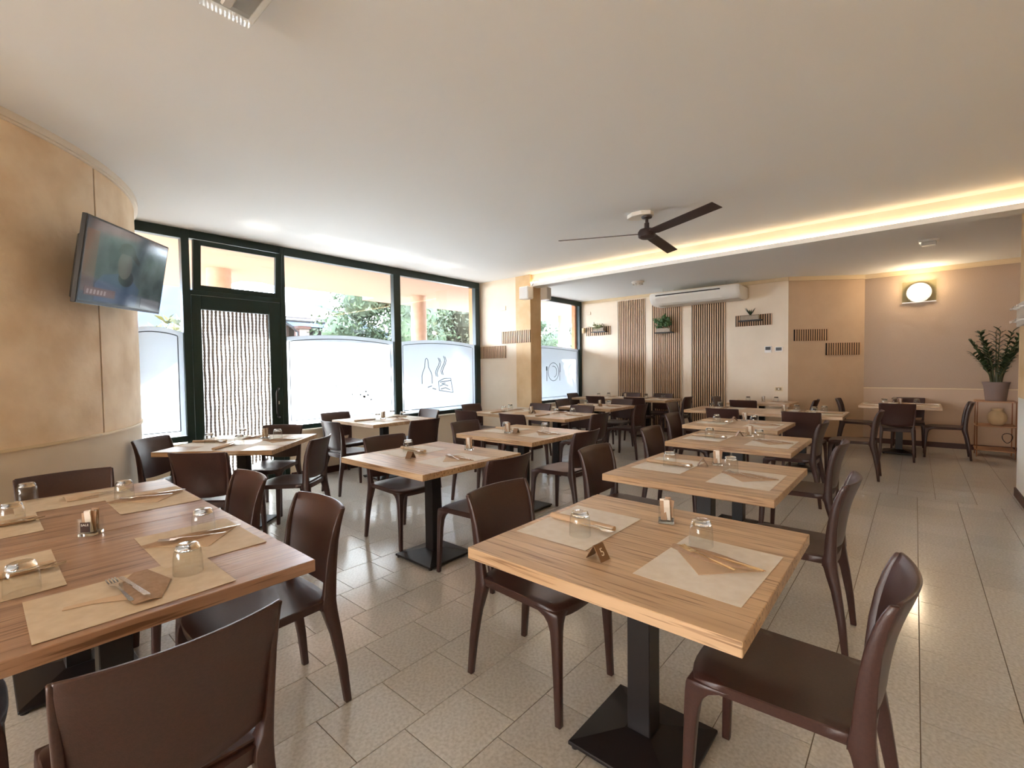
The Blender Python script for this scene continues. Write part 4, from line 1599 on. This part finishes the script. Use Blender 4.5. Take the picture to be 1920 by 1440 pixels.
# speakers
t = thing('wall_speaker', 'small white loudspeaker mounted on front of the pillar', 'speaker', (-4.905, 6.06, 2.53), 0, 'pillar loudspeakers')
MB().box(-.10, .10, -.07, .075, 0, .205).build('cabinet', M['white'], t, bevel=.012)
MB().box(-.085, .085, -.074, -.068, .015, .19).build('grille', M['grey_white'], t)
MB().box(-.02, .02, .07, .09, .08, .14).build('mount', M['grey_white'], t)
MB().tube([(.04, .07, .16), (.07, .085, .24), (.12, .08, .30), (.17, .12, .31)], .004, 5).build('cable', M['dark'], t)
t = thing('wall_speaker', 'small white loudspeaker on side of pillar facing window', 'speaker', (-4.805, 6.47, 2.55), math.radians(90), 'pillar loudspeakers')
MB().box(-.07, .07, -.07, .07, 0, .21).build('cabinet', M['white'], t, bevel=.012)
MB().box(-.055, .055, -.074, -.068, .015, .195).build('grille', M['grey_white'], t)
MB().box(-.045, .0, .069, .086, .08, .14).build('mount', M['grey_white'], t)

# ------------------------------------------------------------------ ceiling fan
fx, fy, fz = -2.09, 4.55, 2.735
t = thing('ceiling_fan', 'dark brown three bladed ceiling fan near the cove light', 'fan', (fx, fy, fz))
MB().lathe([(.001, -.045), (.06, -.045), (.085, -.03), (.088, .02), (.07, .045), (.025, .06), (.024, .11), (.016, .115), (.016, .15), (.05, .16), (.058, .185), (.055, ZC - fz - .03)], 24).build('motor_and_stem', M['fan'], t, smooth=40)
for a in (-26, 96, 206):
    bl = MB()
    tl = math.radians(-13)
    P = [[(r, -w * math.cos(tl), -w * math.sin(tl)), (r, w * math.cos(tl), w * math.sin(tl))] for r, w in ((.06, .03), (.12, .055), (.5, .058), (.90, .06))]
    bl.sheet(P, Vector((0, 0, .006)))
    o = bl.build('blade', M['fan'], t)
    o.rotation_euler = (0, 0, math.radians(a))
oc = MB()
oc.prism([(.14 * math.cos(PI / 8 + k * PI / 4), .10 * math.sin(PI / 8 + k * PI / 4)) for k in range(8)], ZC - fz - .04, ZC - fz)
o = oc.build('ceiling_plate', M['white'], t, bevel=.005)
o.location = (-.06, -.02, 0)

# ------------------------------------------------------------------ television
sc_ = 1.0 / .95
tc = Vector((-4.1388, .7342, 2.0896))
tc = Vector((0, 0, EYE)) + (tc - Vector((0, 0, EYE))) * sc_
yaw, tilt, roll = .93107, .17882, .04087
n_ = Vector((math.cos(yaw) * math.cos(tilt), math.sin(yaw) * math.cos(tilt), -math.sin(tilt)))
r_ = Vector((-math.sin(yaw), math.cos(yaw), 0))
u_ = n_.cross(r_)
rg = r_ * math.cos(roll) + u_ * math.sin(roll)
u2 = n_.cross(rg)
tv = thing('television', 'black flat television tilted down from the curved wall', 'television')
tv.matrix_world = Matrix(((rg.x, -n_.x, u2.x, tc.x), (rg.y, -n_.y, u2.y, tc.y), (rg.z, -n_.z, u2.z, tc.z), (0, 0, 0, 1)))
w2_, h2_ = .5, .28125
MB().box(-w2_, w2_, .0, .03, -h2_, h2_).build('bezel', M['tvblack'], tv, bevel=.003)
MB().box(-w2_ + .05, w2_ - .05, .03, .075, -h2_ + .02, h2_ - .12).build('rear_shell', M['tvblack'], tv, bevel=.012)
scr = MB().box(-w2_ + .012, w2_ - .012, -.0012, .0, -h2_ + .02, h2_ - .012).build('screen', M['screen'], tv)


def pic(name, poly, col, s, d):
    m = bpy.data.materials.new(name)
    m.use_nodes = True
    b = m.node_tree.nodes['Principled BSDF']
    b.inputs['Base Color'].default_value = (.01, .01, .012, 1)
    b.inputs['Roughness'].default_value = .08
    b.inputs['Emission Color'].default_value = col
    b.inputs['Emission Strength'].default_value = s
    mb = MB()
    nn_ = len(poly)
    mb.add([(x, -.0013 - d, z) for x, z in poly], [tuple(range(nn_))])
    mb.build(name, m, scr)


def ell(cx, cz, rx, rz_, n=20, a0=0, a1=360):
    return [(cx + rx * math.cos(math.radians(a0 + (a1 - a0) * i / n)), cz + rz_ * math.sin(math.radians(a0 + (a1 - a0) * i / n))) for i in range(n + (a1 - a0 < 360))]


pic('picture_panelling', [(-.48, -.2), (-.36, -.2), (-.36, .2), (-.48, .2)], srgb(96, 74, 62), .2, .0001)
pic('picture_shoulders', [(-.34, -.25), (.14, -.25), (.16, -.12), (.05, -.06), (-.12, -.04), (-.28, -.07), (-.35, -.14)], srgb(66, 80, 104), .2, .0002)
pic('picture_beard', ell(-.02, -.06, .09, .06), srgb(44, 44, 48), .2, .0003)
pic('picture_face', ell(-.05, .03, .085, .10), srgb(92, 84, 80), .2, .0004)
pic('picture_cap', ell(-.04, .12, .10, .07, 20, -10, 190), srgb(58, 56, 56), .2, .0005)
pic('picture_brim', [(.02, .10), (.12, .05), (.13, .075), (.06, .13)], srgb(52, 48, 48), .2, .0006)
pic('picture_ticker', [(-.44, -.22), (-.12, -.22), (-.12, -.165), (-.44, -.165)], srgb(112, 76, 62), .2, .0007)
pic('picture_lower_panel', [(.20, -.25), (.46, -.25), (.46, -.18), (.20, -.18)], srgb(104, 100, 102), .2, .0007)
for i in range(6):
    x = -.42 + i * .035
    pic('picture_ticker_letter', [(x, -.21), (x + .02, -.21), (x + .024, -.18), (x + .004, -.18)], srgb(170, 150, 140), .2, .0009)
# bracket arm to the wall
arm_end = None
wall_p = None
d0 = Vector((tc.x - CC[0], tc.y - CC[1], 0)).normalized()
wp = Vector((CC[0], CC[1], tc.z)) + d0 * CR
mwi = tv.matrix_world.inverted()
lp = mwi @ wp
mb = MB()
mb.tube([(0, .07, 0), tuple(lp)], .022, 6)
mb.build('wall_arm', M['black'], tv)
MB().obox(mwi @ (wp + d0 * .006), (mwi.to_3x3() @ Vector((-d0.y, d0.x, 0))) * .09, (mwi.to_3x3() @ Vector((0, 0, 1))) * .11, (mwi.to_3x3() @ d0) * .008).build('wall_plate', M['black'], tv)

# ------------------------------------------------------------------ alcove: wall lamp, shelf, plant, vase
t = thing('wall_lamp', 'lit round glass wall lamp on square plate in alcove', 'lamp', (.03, YA, 2.575))
MB().box(-.215, .215, -.03, -.022, -.17, .17).build('glass_plate', M['lamp_plate'], t, bevel=.002)
MB().box(-.215, .215, -.034, -.020, -.182, -.168).build('chrome_edge', M['alu'], t)
MB().box(-.06, .06, -.02, -.001, -.06, .06).build('backplate', M['alu'], t)
MB().lathe([(.001, .115), (.05, .112), (.11, .095), (.155, .06), (.16, .05), (.15, .052), (.10, .085), (.001, .10)], 28, (0, 0, -.02), Matrix.Rotation(PI / 2, 3, 'X')).build('glass_shade', M['lamp_glass'], t, smooth=40)
for x, z in ((0, .13), (-.12, -.10), (.12, -.10)):
    MB().lathe([(.012, .0), (.012, .075), (.001, .08)], 8, (x, -.0, z - .02), Matrix.Rotation(PI / 2, 3, 'X')).build('clip', M['alu'], t)
pl = bpy.data.lights.new('wall_lamp_bulb', 'POINT')
pl.energy = 5
pl.color = (1.0, .78, .5)
pl.shadow_soft_size = .06
po = bpy.data.objects.new('wall_lamp_bulb', pl)
COL.objects.link(po)
po.location = (.03, YA - .17, 2.62)

sh = thing('plant_shelf', 'small copper wire corner shelf carrying pot and vase', 'shelf', (0, 0, 0))
sx0, sx1, sy0, sy1 = .68, 1.10, 9.58, 10.0
for z in (.10, .45, .805):
    MB().prism([(sx0, sy0 + .06), (sx0 + .06, sy0), (sx1 - .04, sy0 - .03), (sx1, sy0 + .05), (sx1, sy1), (sx0, sy1)], z, z + .016).build('shelf_board', M['shelf_wood'], sh, bevel=.003)
for x, y in ((sx0 + .015, sy0 + .06), (sx1 - .015, sy0 + .03), (sx0 + .015, sy1 - .02), (sx1 - .015, sy1 - .02)):
    MB().tube([(x, y, 0), (x, y, .82)], .007, 6).build('upright', M['copper'], sh)
for y in (sy0 + .04,):
    pts = []
    for k in range(17):
        a = k / 16 * 2 * PI
        pts.append((1.0 + .05 * math.sin(a) * (1 + .3 * math.cos(a)), y - .03, .30 + .07 * math.cos(a)))
    MB().tube(pts, .005, 5).build('wire_scroll', M['black'], sh)
pt = thing('potted_plant', 'large dark leafy plant in taupe pot on wire shelf', 'plant', (.895, 9.79, .8215))
MB().lathe([(.11, 0), (.135, .22), (.15, .265), (.15, .275), (.138, .275), (.12, .22), (.001, .22)], 24).build('pot', M['taupe_pot'], pt, smooth=40)
MB().lathe([(.13, .245), (.001, .25)], 20).build('soil', M['soil'], pt)
leafm = MB()
P = []
for j in range(6):
    t_ = j / 5
    w_ = .021 * math.sin(PI * (t_ * .92 + .04)) ** .8
    P.append([(-w_, .09 * t_, .008 * math.sin(PI * t_)), (0, .09 * t_, .008 * math.sin(PI * t_) - .004), (w_, .09 * t_, .008 * math.sin(PI * t_))])
leafm.sheet(P, Vector((0, 0, -.0012)))
leaf_me = leafm.mesh('leaf', M['leaf'], 60)
rnd = random.Random(11)
nl = 0
stemmb = []
for k in range(15):
    a = 2 * PI * k / 15 + rnd.uniform(-.2, .2)
    lean = rnd.uniform(.10, .30)
    ht = rnd.uniform(.55, .92) if k % 3 else rnd.uniform(.38, .6)
    pts = []
    for j in range(7):
        s_ = j / 6
        pts.append(Vector((math.cos(a) * (.05 + lean * s_ ** 1.6), math.sin(a) * (.05 + lean * s_ ** 1.6), .24 + ht * s_)))
    MB().tube(pts, [.011, .010, .009, .008, .006, .005, .003], 6).build('stem', M['stem'], pt, smooth=60)
    for j in range(17):
        if nl >= 255:
            break
        s_ = .34 + .66 * j / 16
        f_ = s_ * 6
        i0 = min(5, int(f_))
        p = pts[i0].lerp(pts[i0 + 1], f_ - i0)
        tg = (pts[i0 + 1] - pts[i0]).normalized()
        sd = tg.cross(Vector((-math.sin(a), math.cos(a), 0))).normalized() * .2 + Vector((-math.sin(a), math.cos(a), 0)) * (1 if j % 2 else -1)
        dirv = (sd.normalized() * .8 + tg * .65 + Vector((rnd.gauss(0, .12), rnd.gauss(0, .12), rnd.gauss(0, .1)))).normalized()
        q = dirv.to_track_quat('Y', 'Z')
        o = obj('leaf', leaf_me, pt, p)
        o.rotation_euler = q.to_euler()
        sc = rnd.uniform(.8, 1.25)
        o.scale = (sc, sc, sc)
        nl += 1
t = thing('vase', 'round cream ribbed vase on middle tier of wire shelf', 'vase', (.91, 9.75, .467))
R = []
for r, z in ((.05, 0), (.075, .02), (.100, .07), (.106, .115), (.095, .165), (.068, .20), (.056, .212), (.068, .235), (.068, .245), (.058, .245), (.05, .215), (.03, .20)):
    R.append([(r * (1 + .012 * math.cos(14 * 2 * PI * i / 56)) * math.cos(2 * PI * i / 56), r * (1 + .012 * math.cos(14 * 2 * PI * i / 56)) * math.sin(2 * PI * i / 56), z) for i in range(56)])
MB().loft(R).build('vase_body', M['vase'], t, smooth=50)

# coat rack on the right wall
t = thing('coat_rack', 'pale coat rack with metal hooks on right wall end', 'coat rack', (.80, 7.02, 1.74))
MB().box(-.022, 0, -.62, .0, 0, .23).build('board', M['grey_white'], t, bevel=.003)
for y in (-.04, -.18, -.32, -.46):
    for z in (.05, .18):
        MB().lathe([(.012, 0), (.008, .02), (.006, .035), (.014, .045), (.014, .052), (.001, .055)], 10, (-.022, y, z), Matrix.Rotation(-PI / 2, 3, 'Y')).build('hook', M['alu'], t, smooth=40)
